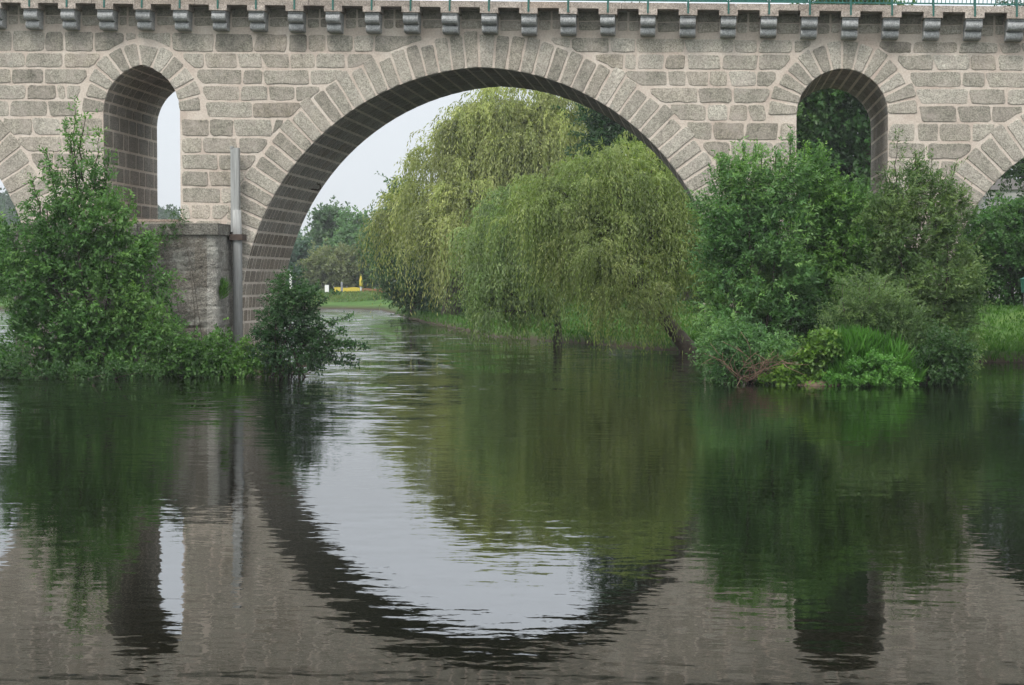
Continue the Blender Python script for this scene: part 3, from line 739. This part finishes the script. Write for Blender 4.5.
broad_tree('broadleaf_tree', 'dark tree high behind the right partial arch', 'tree', [(1010, 150, 40, 34), (1045, 165, 40, 40), (1000, 95, 44, 50), (1045, 55, 60, 60), (965, 130, 34, 44), (1090, 110, 60, 80), (960, 210, 36, 50), (983, 150, 26, 26), (1060, 120, 50, 40), (1000, 165, 26, 18, -16), (1025, 185, 22, 16, -14), (978, 175, 12, 12, -14), (1040, 215, 40, 30)], 104, 1030, 6500, 13, 1.0, .26, .12, DARK, r=.4, seed=25, clump=8)
broad_tree('hedge_shrub', 'tall leafy vine covered hedge under the right partial arch', 'hedge', [(985, 235, 26, 24), (1012, 225, 28, 24), (1045, 228, 34, 28), (975, 265, 24, 30), (1005, 265, 30, 34), (1045, 268, 36, 34), (1085, 255, 40, 45), (950, 268, 24, 28)], 74, 1010, 5200, 14, .6, .17, .10, ((.02, .065, .015), (.04, .115, .022), (.08, .18, .035)), r=.16, seed=26, droop=.7, upb=-.1, clump=9, trunkname='stems', crownname='foliage')
broad_tree('hedge_shrub', 'dim shrub growing behind the right bridge pier', 'shrub', [(770, 265, 34, 34), (820, 272, 36, 30), (870, 270, 40, 32), (920, 275, 36, 28)], 78, 850, 2600, 12, .7, .2, .1, DEEP, r=.16, seed=27, clump=8, trunkname='stems', crownname='foliage')
for (px, lab) in ((470, 'low dark tree added behind the trunk of the tallest willow'), (545, 'low dark tree added behind the willow with the small forked trunk'), (620, 'low dark tree added behind the crown of the leaning willow'), (672, 'low dark tree added behind the trunk of the leaning willow')):  # added trees that keep bright sky out of the reflection below the willows
    broad_tree('added_screen_tree', lab, 'tree', [(px, 245, 38, 30), (px-22, 265, 34, 26), (px+24, 268, 34, 24), (px, 288, 38, 14)], 124, px, 1500, 12, 1.3, .36, .17, DEEP, 'low trees added behind the willows', r=.2, seed=90+px, clump=6)
# --- far bank trees
FB = 'trees standing along the far bank'  # leaf colours of this row lightened to carry distance haze
broad_tree('broadleaf_tree', 'tall dark rounded tree on the far bank, tallest of that row', 'tree', [(329, 226, 12, 12), (334, 240, 15, 16), (322, 252, 14, 18), (338, 262, 14, 20)], 212, 330, 2200, 12, 1.3, .5, .26, ((.05, .10, .05), (.075, .14, .065), (.11, .18, .085)), FB, r=.3, seed=31, clump=8)
broad_tree('broadleaf_tree', 'pale green poplar on the far bank, right of the tall dark tree', 'tree', [(357, 234, 15, 12), (352, 254, 16, 20), (368, 256, 14, 20), (362, 274, 18, 16)], 206, 360, 2200, 12, 1.3, .45, .24, ((.07, .15, .06), (.11, .21, .09), (.16, .27, .12)), FB, r=.3, seed=32, clump=8)
broad_tree('broadleaf_tree', 'brownish green round tree on the far bank in front of the pale one', 'tree', [(325, 266, 17, 14), (345, 268, 16, 14), (334, 274, 24, 12)], 200, 340, 1300, 12, 1.1, .4, .2, ((.09, .12, .05), (.13, .16, .07), (.18, .20, .09)), FB, r=.22, seed=33, clump=8)
broad_tree('broadleaf_tree', 'mid green tree on the far bank beside the parasol', 'tree', [(382, 248, 14, 16), (378, 268, 16, 18), (395, 265, 18, 22), (380, 232, 10, 10)], 200, 385, 1500, 12, 1.3, .45, .24, ((.03, .09, .03), (.06, .14, .04), (.13, .21, .06)), FB, r=.3, seed=34, clump=8)
broad_tree('broadleaf_tree', 'dark low tree on the far bank half hidden by the left arch edge', 'tree', [(297, 272, 14, 16), (306, 262, 10, 14), (288, 266, 14, 18)], 205, 300, 900, 12, 1.2, .45, .22, ((.04, .09, .06), (.06, .12, .08), (.08, .16, .10)), FB, r=.25, seed=35, clump=8)
broad_tree('broadleaf_tree', 'pale green tree on the far bank seen through the left partial arch', 'tree', [(4, 262, 20, 18), (-18, 252, 26, 26), (8, 284, 18, 14)], 200, 0, 1500, 12, 1.3, .45, .24, ((.04, .09, .035), (.06, .125, .045), (.09, .15, .055)), FB, r=.3, seed=36, clump=8)
for i, (px, sz, lab) in enumerate([(313, 9, 'small round bush on the far waterside, left of the grey post'), (330, 11, 'rounded green bush on the far waterside under the brownish tree'), (303, 8, 'low dark bush on the far waterside next to the bridge arch')]):
    broad_tree('waterside_bush', lab, 'bush', [(px, 301, sz, 7), (px+4, 303, sz*.7, 5)], 178, px, 420, 10, .6, .26, .14, MID, 'bushes on the far waterside', r=.06, seed=40+i, trunkname='stems', crownname='foliage')
# --- hill woodland (one mass)
def forest():
    n = 5200; px = RNG.uniform(-420, 420, n); P = []
    D = RNG.uniform(430, 560, n); pts = np.array([atD(a, 280, d) for a, d in zip(px, D)])
    z = hgt(pts[:, 0], pts[:, 1]); pts[:, 2] = z
    k = z > 1.0; pts = pts[k]; m = len(pts); K = 26
    sz = RNG.uniform(1.6, 3.2, (m, 1, 1)); u = unit(RNG.normal(size=(m, K, 3))); u[..., 2] = np.abs(u[..., 2])
    B = pts[:, None]+u*sz*np.array([1, 1, 1.5])+np.array([0, 0, 1.5]); A = unit(RNG.normal(size=(m, K, 3)))*1.3; Wv = unit(np.cross(A, RNG.normal(size=(m, K, 3))))*.5
    C = np.array([.02, .055, .02])*(RNG.uniform(.6, 1.5, (m, 1, 1)))*np.ones((m, K, 3))
    o = leafmesh('hillside_wood', B.reshape(-1, 3), A.reshape(-1, 3), Wv.reshape(-1, 3), C.reshape(-1, 3)); tag(o, 'hazy wooded hillside rising behind the far bank', 'woodland', kind='stuff')
forest()
# --- island shrubs
def shrub(name, label, lobes, D, basepx, n, K, length, leaf, lw, c, seed, upb=.6, droop=.05, spikes=(), r=.05, inner=.4, lsp=.8, cat_='shrub', spread=.45, clump=0, stems=12, cs=1.6, nob=0):
    L = lobes3(lobes, D, .95); b = atD(basepx, 300, D); b[2] = max(gz(b), -.02)
    for i, (p, q) in enumerate(L): pass
    root = empty(name, b, label, cat_); P, U, _ = sample_lobes(L, n, inner)
    if clump:
        k = max(1, n//(clump*2)); ci = RNG.integers(0, k, n); P = P[:k][ci]+RNG.normal(0, 1, (n, 3))*length*.33; U = unit(U[:k][ci]+.45*rdir(n))
    keep = P[:, 2] > .05; P, U = P[keep], U[keep]
    Q = [shoots(P, U, length, K, leaf, lw, colours(P, len(P), *c, seed=seed, scale=cs), upb, spread, droop, lsp)]
    mb = MB()
    for i in range(min(stems, len(L)*2)):
        p, q_ = L[i % len(L)]; st = b+np.array([random.gauss(0, .35), random.gauss(0, .25), -.3]); limb(mb, st, p+rdir(1)[0]*q_*.4, r, r*.3, .12)
    for (sx, sy, tx, ty, dens) in spikes:   # long leader shoots standing out of the mass
        a = atD(sx, sy, D); e = atD(tx, ty, D)+rdir(1)[0]*.15; pts = limb(mb, a, e, r*.45, r*.12, .06, 8); T = np.array(pts)
        m = dens; ti = RNG.random(m)*.95+.05; base = np.stack([np.interp(ti*7, np.arange(8), T[:, k]) for k in range(3)], -1)
        taper = (1.05-ti)[:, None]; ax = unit(e-a)
        U2 = unit(rdir(m)*[1, 1, .5]+ax*.6)
        qq = shoots(base, U2, length*.75, max(5, K-3), leaf, lw, colours(base, m, *c, seed=seed+3, scale=cs)*1.1, upb*.6, .35, droop, lsp, .6)
        Q.append(qq)
    shift(mb, 'stems', root, b)
    q = cat(*Q); k2 = q[0][:, 2] > .02; leafmesh('foliage', *local([z[k2] for z in q], b), parent=root); return root
shrub('riverside_shrub', 'tall leafy green shrub standing in front of the left bridge pier', [
    (78, 190, 22, 24), (52, 212, 20, 22), (98, 222, 26, 26), (30, 248, 24, 20), (70, 250, 30, 28), (115, 258, 26, 24), (138, 285, 24, 26), (20, 290, 22, 26), (55, 290, 34, 30), (100, 300, 36, 30), (150, 320, 24, 24), (40, 330, 34, 26), (90, 340, 38, 26), (130, 352, 32, 22), (20, 352, 24, 18), (60, 366, 40, 12), (105, 368, 36, 10), (165, 345, 16, 20)],
    51.3, 90, 5600, 11, .55, .17, .06, ASH, 51, upb=.45, droop=.12, clump=6, r=.06, lsp=.9,
    spikes=[(78, 200, 70, 108, 46), (90, 210, 97, 128, 34), (60, 215, 50, 150, 30), (95, 220, 112, 150, 30), (40, 235, 28, 180, 26), (110, 245, 130, 200, 26), (82, 180, 84, 118, 26), (20, 260, 2, 215, 24), (125, 265, 150, 238, 20), (50, 230, 30, 205, 22), (74, 170, 62, 125, 18)])
shrub('bramble_bush', 'low bright green bramble thicket at the foot of the pole', [
    (188, 362, 26, 16), (215, 350, 22, 16), (238, 358, 26, 18), (262, 356, 24, 20), (210, 370, 34, 9), (250, 372, 30, 8), (178, 352, 16, 16)], 50.6, 225, 1900, 9, .38, .12, .06, BRAM, 52, upb=.3, droop=.35, clump=5, r=.03, lsp=1.0, cat_='bramble', spikes=[(200, 355, 196, 328, 10), (240, 350, 236, 332, 8), (222, 350, 226, 325, 8)])
shrub('dark_shrub', 'dark shrub with thin arching twigs over the water right of the pole', [
    (290, 288, 12, 10), (303, 300, 10, 12), (280, 305, 10, 14), (276, 325, 16, 18), (300, 325, 13, 16), (290, 345, 20, 18), (312, 350, 14, 14), (265, 348, 14, 16), (296, 362, 26, 8)], 50.2, 288, 1500, 9, .35, .115, .055, ((.012, .04, .014), (.028, .08, .022), (.06, .13, .04)), 53, upb=.3, droop=.2, clump=5, r=.035, lsp=1.0,
    spikes=[(300, 345, 368, 340, 60), (300, 335, 354, 314, 40), (300, 350, 362, 358, 52), (295, 320, 336, 294, 30), (285, 300, 306, 272, 18), (280, 300, 280, 276, 14), (300, 355, 340, 367, 26), (305, 330, 350, 345, 46), (300, 345, 332, 326, 40), (320, 345, 366, 350, 44), (310, 350, 348, 330, 40), (300, 310, 322, 286, 18), (310, 355, 352, 366, 24)])
shrub('tall_willow_shrub', 'tall blue green willow shrub on the left of the right island', [
    (742, 178, 20, 20), (725, 205, 18, 24), (762, 200, 22, 26), (785, 185, 12, 24), (740, 235, 30, 28), (778, 235, 24, 32), (722, 262, 18, 26), (755, 275, 34, 30), (790, 285, 22, 34), (735, 310, 28, 28), (770, 325, 30, 28), (728, 345, 20, 22), (760, 355, 24, 16)],
    49.2, 760, 5400, 11, .5, .165, .05, BLUE, 54, upb=.55, droop=.05, clump=6, r=.06,
    spikes=[(740, 185, 746, 142, 30), (728, 205, 716, 160, 26), (762, 195, 760, 152, 24), (786, 190, 790, 138, 32), (775, 200, 778, 150, 24), (715, 250, 704, 215, 16)])
shrub('leafy_shrub', 'fresh green shrub in front of the small right arch', [
    (812, 190, 15, 26), (832, 208, 20, 22), (852, 215, 18, 20), (812, 232, 22, 26), (845, 248, 30, 24), (870, 235, 16, 24), (820, 275, 30, 28), (860, 285, 32, 28), (805, 315, 26, 26), (838, 315, 24, 20)],
    50.2, 835, 4300, 11, .5, .15, .05, LIVE, 55, upb=.65, droop=.02, clump=6, r=.05,
    spikes=[(806, 190, 800, 142, 30), (818, 190, 822, 140, 16), (832, 205, 833, 165, 18), (812, 190, 810, 155, 20), (850, 205, 848, 182, 12), (865, 225, 868, 190, 14)])
shrub('twiggy_shrub', 'thin twiggy grey green shrub in front of the pier left of the right partial arch', [
    (905, 195, 17, 26), (930, 205, 17, 26), (948, 215, 12, 22), (888, 225, 20, 28), (915, 250, 30, 28), (948, 245, 16, 22), (895, 285, 32, 30), (935, 290, 34, 32), (962, 285, 16, 26), (920, 330, 36, 28), (952, 335, 20, 30), (945, 368, 22, 16), (925, 372, 26, 12)],
    49.4, 920, 5600, 11, .48, .15, .042, GREY, 56, upb=.6, droop=.05, clump=6, r=.05,
    spikes=[(900, 210, 897, 138, 26), (910, 210, 912, 155, 22), (925, 215, 930, 150, 24), (938, 220, 952, 160, 22), (892, 230, 884, 160, 18), (945, 240, 968, 195, 22), (955, 260, 985, 235, 18), (915, 205, 920, 165, 18), (955, 300, 985, 285, 16), (955, 320, 982, 330, 12)])
shrub('olive_bush', 'rounded olive green bush with upright tips at the front of the right island', [
    (865, 300, 26, 18), (885, 318, 30, 20), (850, 322, 24, 18), (905, 340, 24, 22)], 47.4, 880, 1700, 10, .42, .12, .032, GREY, 57, upb=.9, droop=0, clump=5, r=.035,
    spikes=[(860, 300, 856, 272, 10), (880, 305, 884, 276, 10), (895, 315, 905, 280, 10), (845, 315, 840, 285, 8), (870, 300, 872, 280, 8)])
def tuftmesh(name, label, cat_, specs, c, seed, blades, h, w, D, kind=None):
    """upright grass like blades spread over lobes"""
    L = lobes3(specs, D, .9); b = L[0][0].copy(); b[2] = 0
    P, U, _ = sample_lobes(L, blades, .2); P[:, 2] = np.maximum(P[:, 2]-h*.5, .02)
    A = unit(rdir(blades)*.5+U*.35+np.array([0, 0, .9]))*h*(.5+.7*RNG.random((blades, 1))); Wv = unit(np.cross(A, rdir(blades)))*w*.5
    o = leafmesh(name, P-b, A, Wv, colours(P, blades, *c, seed=seed, scale=2)); o.location = tuple(b); tag(o, label, cat_, kind=kind); return o
tuftmesh('reed_clump', 'bright green reedy grass mound at the front waterline of the right island', 'reeds', [(855, 345, 26, 18), (880, 355, 28, 20), (850, 370, 30, 14), (890, 375, 30, 14), (865, 383, 40, 8), (905, 372, 18, 12)], BRIGHT, 61, 11000, .42, .045, 46.6)
shrub('leafy_weed', 'yellow green broad leaved weed left of the bright reeds', [(796, 372, 16, 12), (812, 358, 14, 12), (785, 380, 14, 7), (826, 345, 12, 12), (815, 378, 16, 9)], 46.6, 805, 700, 8, .3, .13, .08, ((.05, .10, .015), (.09, .19, .025), (.16, .27, .04)), 62, upb=.4, droop=.3, clump=4, r=.02, lsp=1.0, cat_='weed')
shrub('dim_undergrowth', 'shaded green undergrowth between the tall shrubs of the right island', [(800, 335, 36, 26), (835, 345, 30, 22), (770, 350, 26, 22), (900, 335, 26, 26), (925, 360, 26, 16)], 49.4, 830, 2300, 10, .42, .12, .05, MID, 63, upb=.3, droop=.2, clump=6, r=.03)
shrub('waterline_weed', 'dark trailing weed along the waterline under the left shrub', [(30, 373, 34, 7), (80, 376, 36, 6), (130, 374, 30, 7), (5, 366, 20, 10)], 49.6, 70, 1100, 8, .28, .11, .05, MID, 64, upb=.2, droop=.4, clump=5, r=.02, cat_='weed')
shrub('overhanging_willow_shrub', 'low blue green willow branches overhanging the water behind the dead twigs', [(722, 358, 14, 16), (735, 345, 20, 18), (765, 350, 22, 16), (775, 368, 16, 12), (720, 375, 8, 7)], 47.2, 750, 1500, 10, .42, .13, .038, BLUE, 71, upb=-.1, droop=.35, clump=5, r=.03)
shrub('shaded_bush', 'dark green bush at the waterline right of the bright reeds', [(930, 368, 26, 16), (955, 375, 14, 10), (945, 352, 20, 18), (915, 384, 16, 6)], 46.9, 935, 1500, 9, .36, .12, .045, MID, 72, upb=.2, droop=.2, clump=5, r=.03, cat_='bush')
shrub('low_herb', 'low fresh green leafy herbs spilling into the water under the bright reeds', [(860, 384, 36, 7), (895, 382, 24, 9), (880, 368, 26, 12), (835, 384, 16, 6)], 46.0, 870, 1500, 8, .2, .09, .05, BRIGHT, 73, upb=.3, droop=.3, clump=4, r=.012, cat_='herbs', lsp=1.0)
# dead twigs
s = MB(); b = atD(748, 383, 46.8); b[2] = 0
for i in range(20):
    a = b+np.array([random.gauss(0, .25), random.gauss(0, .2), random.uniform(0, .15)]); an = random.uniform(-1.25, 1.25); ln_ = random.uniform(.5, 1.35)
    e = a+np.array([math.sin(an)*ln_, random.gauss(-.1, .3), math.cos(an)*ln_*.95]); pts = limb(s, a, e, .013, .005, .18, 6)
    for k in range(3): limb(s, pts[random.choice([2, 3, 4])], e+rdir(1)[0]*.4, .009, .004, .15, 4)
root = MB(); s.v = [tuple(np.array(v)-b) for v in s.v]; o = s.build('dead_branches', [M['twig']], None, True); o.location = tuple(b); tag(o, 'tangle of bare brown dead twigs at the waterline of the right island', 'dead twigs')
# bare soil lump
bp = onZ(815, 386); s = MB(); n_ = 18
V = []; Fc = []
for j in range(6):
    for i in range(n_):
        an = 2*PI*i/n_; rr = math.cos(j/5*PI/2*.9); V.append((bp[0]+.62*rr*math.cos(an)*(1+.2*math.sin(3*an+1)), bp[1]+.5+.4*rr*math.sin(an), -.1+.22*math.sin(j/5*PI/2)*(1+.12*math.sin(2*an+j))))
for j in range(5):
    for i in range(n_): Fc.append((j*n_+i, j*n_+(i+1) % n_, (j+1)*n_+(i+1) % n_, (j+1)*n_+i))
Fc.append(tuple(range(5*n_, 6*n_))); s.faces(V, Fc); o = s.build('soil_bank', [M['soil']], None, True); tag(o, 'patch of bare reddish soil at the water edge beside the bright reeds', 'soil bank')
# wall plants on the left pier
shrub('wall_plant', 'small green plant trailing over the ledge of the left pier', [(176, 214, 6, 9), (168, 232, 10, 7), (155, 242, 10, 6)], 53.0, 172, 150, 7, .22, .09, .04, MID, 65, upb=.1, droop=.5, r=.012, cat_='plant', stems=4)
tuftmesh('grass_tuft', 'tuft of bright grass growing from the side of the left pier beside the pole', 'plant', [(223, 284, 5, 7), (222, 291, 4, 6)], LIVE, 66, 420, .24, .025, 53.6)
# --- grass on the banks (stuff)
def grass():
    n = 130000; P = []
    px = RNG.uniform(395, 1060, n); t = RNG.random(n)
    D = 57+RNG.random(n)**1.3*85
    pts = CAM+(fwd+rgt*((px-512)/F)[:, None])*D[:, None]; d = sdist(pts[:, 0], pts[:, 1]); k = (d > .02) & (d < 26); pts = pts[k]; d = d[k]
    pts[:, 2] = hgt(pts[:, 0], pts[:, 1])-.02; m = len(pts)
    A = unit(rdir(m)*.5+np.array([0, 0, 1]))*(.06+.14*RNG.random((m, 1)))*np.where(d < 1.0, 2.0, 1)[:, None]; Wv = unit(np.cross(A, rdir(m)))*.03
    o = leafmesh('grass', pts, A, Wv, colours(pts, m, (.03, .085, .012), (.055, .14, .02), (.10, .19, .04), seed=77, scale=.6)); tag(o, 'short bright green grass growing on the right river bank', 'grass', kind='stuff')
    n = 40000; px = RNG.uniform(-60, 420, n); D = RNG.uniform(172, 205, n)
    pts = CAM+(fwd+rgt*((px-512)/F)[:, None])*D[:, None]; d = sdist(pts[:, 0], pts[:, 1]); k = d > .1; pts = pts[k]; pts[:, 2] = hgt(pts[:, 0], pts[:, 1])-.02; m = len(pts)
    A = unit(rdir(m)*.5+np.array([0, 0, 1]))*(.12+.16*RNG.random((m, 1))); Wv = unit(np.cross(A, rdir(m)))*.07
    o = leafmesh('grass', pts, A, Wv, colours(pts, m, (.04, .09, .02), (.07, .13, .03), (.12, .15, .05), seed=78, scale=.3)); tag(o, 'pale green grass on the far bank below the yellow banner', 'grass', kind='stuff')
grass()
# --- far bank things
def at_ground(px, D):
    p = CAM+(fwd+rgt*((px-512)/F))*D; p[2] = gz(p); return p
g = at_ground(361, 183); par = empty('closed_parasol', g, 'closed yellow parasol rising above the barrier fences', 'parasol')
s = MB(); s.tube([(0, 0, 0), (0, 0, 1.9)], .045, 8); s.build('pole', [M['white']], par)
s = MB(); s.tube([(0, 0, .8), (0, 0, .95), (0, 0, 1.4), (0, 0, 1.85), (0, 0, 2.0)], [.1, .17, .15, .08, .02], 10); s.build('canopy', [M['yellow']], par, True)
def banner(px0, px1, D, z0, z1, mat, label):
    a = at_ground(px0, D); b_ = at_ground(px1, D); L_ = np.linalg.norm((b_-a)[:2]); an = math.atan2(b_[1]-a[1], b_[0]-a[0])
    r_ = empty('barrier_fence', (a[0], a[1], min(a[2], b_[2])), label, 'fence', 'barrier fences on the far bank'); r_.rotation_euler = (0, 0, an)
    n = max(2, int(L_/1.6)); 
    s = MB(); k = int(L_/.25)
    V = []; Fc = []
    for i in range(k+1):
        x = L_*i/k; dy = .04*math.sin(x*3); sag = .04*math.sin(x*2*PI/1.6)
        V += [(x, dy, z0), (x, dy, z1+sag), (x, dy+.03, z0), (x, dy+.03, z1+sag)]
    for i in range(k): b0 = 4*i; Fc += [(b0, b0+4, b0+5, b0+1), (b0+2, b0+3, b0+7, b0+6), (b0+1, b0+5, b0+7, b0+3), (b0, b0+2, b0+6, b0+4)]
    s.faces(V, Fc); s.build('banner', [mat], r_)
    for i in range(n+1): s = MB(); s.box(L_*i/n-.04, L_*i/n+.04, .04, .12, 0, z1+.15); s.build('post', [M['grey_metal']], r_)
banner(334, 360, 184, .15, .72, M['yellow'], 'fence hung with a long yellow banner left of the closed parasol')
banner(362, 388, 184.5, .15, .8, M['orange'], 'fence hung with a brown orange net right of the closed parasol')
banner(389, 402, 185, .15, .8, M['yellow'], 'short yellow banner fence nearest the dark tree')
g = at_ground(327, 184); r_ = empty('notice_board', g, 'small white notice board on two legs left of the yellow banner', 'sign')
s = MB(); s.box(-.2, .2, -.03, .03, .3, 1.0); s.build('board', [M['white']], r_)
for sx in (-.17, .17): s = MB(); s.box(sx-.03, sx+.03, .031, .07, 0, .95); s.build('leg', [M['grey_metal']], r_)
g = at_ground(342, 180); r_ = empty('mooring_post', g, 'dark slim post at the far water edge in front of the yellow banner', 'post')
s = MB(); s.tube([(0, 0, -1), (0, 0, 1.0), (0, 0, 1.05)], [.12, .11, .06], 8); s.build('shaft', [M['grey_metal']], r_)
g = at_ground(291, 190); r_ = empty('white_beacon', g, 'slim white pointed post far off beside the main arch', 'post')
s = MB(); s.tube([(0, 0, 0), (0, 0, 2.2), (0, 0, 2.75)], [.13, .12, .02], 8); s.build('shaft', [M['white']], r_)
# --- right bank things
g = at_ground(1024, 70); r_ = empty('litter_bin', g, 'green litter bin on a post at the right edge of the grass', 'bin'); zb = 1.0-.0
s = MB(); s.tube([(0, 0, 0), (0, 0, 1.1)], .03, 8); s.build('post', [M['grey_metal']], r_)
s = MB(); s.tube([(0, -.22, .62), (0, -.22, .64), (0, -.22, 1.12), (0, -.22, 1.13)], [.14, .16, .2, .21], 14); s.build('bucket', [M['bin']], r_)
s = MB(); s.tube([(0, -.22, 1.135), (0, -.22, 1.16), (0, -.22, 1.22)], [.215, .215, .08], 14); s.build('lid', [M['bin']], r_)
g = at_ground(708, 74); r_ = empty('timber_frame', g, 'pale weathered timber frame standing in the bushes right of the leaning willow', 'frame')
for sx in (-.11, .11): s = MB(); s.box(sx-.03, sx+.03, -.03, .03, -.1, 1.15); s.build('post', [M['timber']], r_)
s = MB(); s.box(-.2, .2, -.033, .027, 1.152, 1.22); s.build('crossbar', [M['timber']], r_)
hb = atD(985, 205, 92); hb2 = atD(1011, 205, 92); zt = hb[2]
g = at_ground(998, 92); r_ = empty('grey_house', g, 'pale grey plastered house half hidden by trees above the hedge', 'house')
w_ = .9; zt = atD(998, 190, 92)[2]-g[2]; s = MB(); s.box(-w_, w_*3, 0, 5, -.5, zt); s.build('wall', [M['plaster']], r_)
s = MB(); V = [(-w_-.3, -.1, zt+.003), (w_*3+.3, -.1, zt+.003), (w_*3+.3, 5.3, zt+.003), (-w_-.3, 5.3, zt+.003), (-w_-.3, 2.4, zt+1.2), (w_*3+.3, 2.4, zt+.25)]
s.faces(V, [(0, 1, 5, 4), (2, 3, 4, 5), (0, 4, 3), (1, 2, 5), (0, 3, 2, 1)]); s.build('roof', [M['roof']], r_)
s = MB(); s.box(.95, 1.9, -.03, .05, zt-1.5, zt-.45); s.build('window', [M['dark_glass']], r_)
g2_ = atD(1000, 203, 84); r_ = empty('terrace_railing', (g2_[0], g2_[1], gz(g2_)), 'thin grey metal railing in front of the half hidden house', 'railing')
zz = atD(1000, 198, 84)[2]-gz(g2_)
for i in range(9): s = MB(); s.tube([(-1.2+i*.5, 0, 0), (-1.2+i*.5, 0, zz)], .025, 6); s.build('post', [M['grey_metal']], r_)
for dz in (0.0, -.45): s = MB(); s.box(-1.25, 2.85, -.06, -.027, zz+dz-.02, zz+dz+.02); s.build('rail', [M['grey_metal']], r_)

# ------------------------------------------------------------------ haze
HAZE = True
if HAZE:
    s = MB(); s.box(-330, 290, -62, 640, -3.2, 62); m, nt, ns, ln = newmat('haze')
    pv = nt.nodes.new('ShaderNodeVolumePrincipled'); pv.inputs['Density'].default_value = .0003; pv.inputs['Color'].default_value = (.93, .96, 1, 1); pv.inputs['Anisotropy'].default_value = .2
    oo = nt.nodes.new('ShaderNodeOutputMaterial'); ln.new(pv.outputs[0], oo.inputs['Volume']); o = s.build('haze', [m]); tag(o, 'thin pale haze in the air over the river valley', kind='stuff')
# ------------------------------------------------------------------ world, sun, camera
w = bpy.data.worlds.new('World'); scene.world = w; w.use_nodes = True; nt = w.node_tree; nt.nodes.clear()
SUN_EL, SUN_AZ = math.radians(58), math.radians(200)   # azimuth measured clockwise from +Y: sun high behind the camera
sky = nt.nodes.new('ShaderNodeTexSky'); sky.sky_type = 'NISHITA'; sky.sun_disc = False; sky.sun_elevation = SUN_EL; sky.sun_rotation = SUN_AZ; sky.dust_density = 3; sky.air_density = 1
tc = nt.nodes.new('ShaderNodeTexCoord'); sp = nt.nodes.new('ShaderNodeSeparateXYZ'); nt.links.new(tc.outputs['Generated'], sp.inputs[0])
# overcast: the clouds scatter the sky to a near white sheet, brighter overhead
r = ramp(nt, sp.outputs[2], [(0.0, (5.5, 5.85, 6.2)), (.11, (6.0, 6.35, 6.7)), (.2, (10.8, 11.5, 12.4)), (.45, (12, 12.3, 12.5)), (1.0, (20, 20.2, 20.4))])
nz = noise(nt, tc.outputs['Generated'], 1.6, 5, .5)
cl = ramp(nt, nz.outputs[0], [(.35, g2(.46)), (.65, g2(.53))])
c0 = mix(nt, .9, sky.outputs[0], r.outputs[0]); c1 = mix(nt, .5, c0, cl.outputs[0], 'OVERLAY')
bg = nt.nodes.new('ShaderNodeBackground'); bg.inputs[1].default_value = .1; nt.links.new(c0, bg.inputs[0]); wo = nt.nodes.new('ShaderNodeOutputWorld'); nt.links.new(bg.outputs[0], wo.inputs[0])
ld = bpy.data.lights.new('sun', 'SUN'); ld.energy = 1.6; ld.angle = math.radians(14); ld.color = (1, .96, .9)
lo = bpy.data.objects.new('sun', ld); COL.objects.link(lo)
dv = Vector((math.sin(SUN_AZ)*math.cos(SUN_EL), math.cos(SUN_AZ)*math.cos(SUN_EL), math.sin(SUN_EL))); lo.rotation_euler = dv.to_track_quat('Z', 'Y').to_euler()
cd = bpy.data.cameras.new('camera'); cd.sensor_width = 36; cd.lens = F/1024*36; cd.clip_start = .5; cd.clip_end = 8000
co = bpy.data.objects.new('camera', cd); COL.objects.link(co); co.location = tuple(CAM)
co.rotation_euler = Vector(fwd).to_track_quat('-Z', 'Y').to_euler(); scene.camera = co
scene.view_settings.view_transform = 'Standard'; scene.view_settings.look = 'None'; scene.view_settings.gamma = 1; scene.view_settings.exposure = 0.5
scene.render.engine = 'CYCLES'; cy = scene.cycles; cy.use_denoising = True; cy.max_bounces = 6; cy.diffuse_bounces = 3; cy.glossy_bounces = 3; cy.transmission_bounces = 2; cy.volume_bounces = 0; cy.transparent_max_bounces = 4; cy.caustics_reflective = True; cy.sample_clamp_indirect = 6; cy.caustics_refractive = False
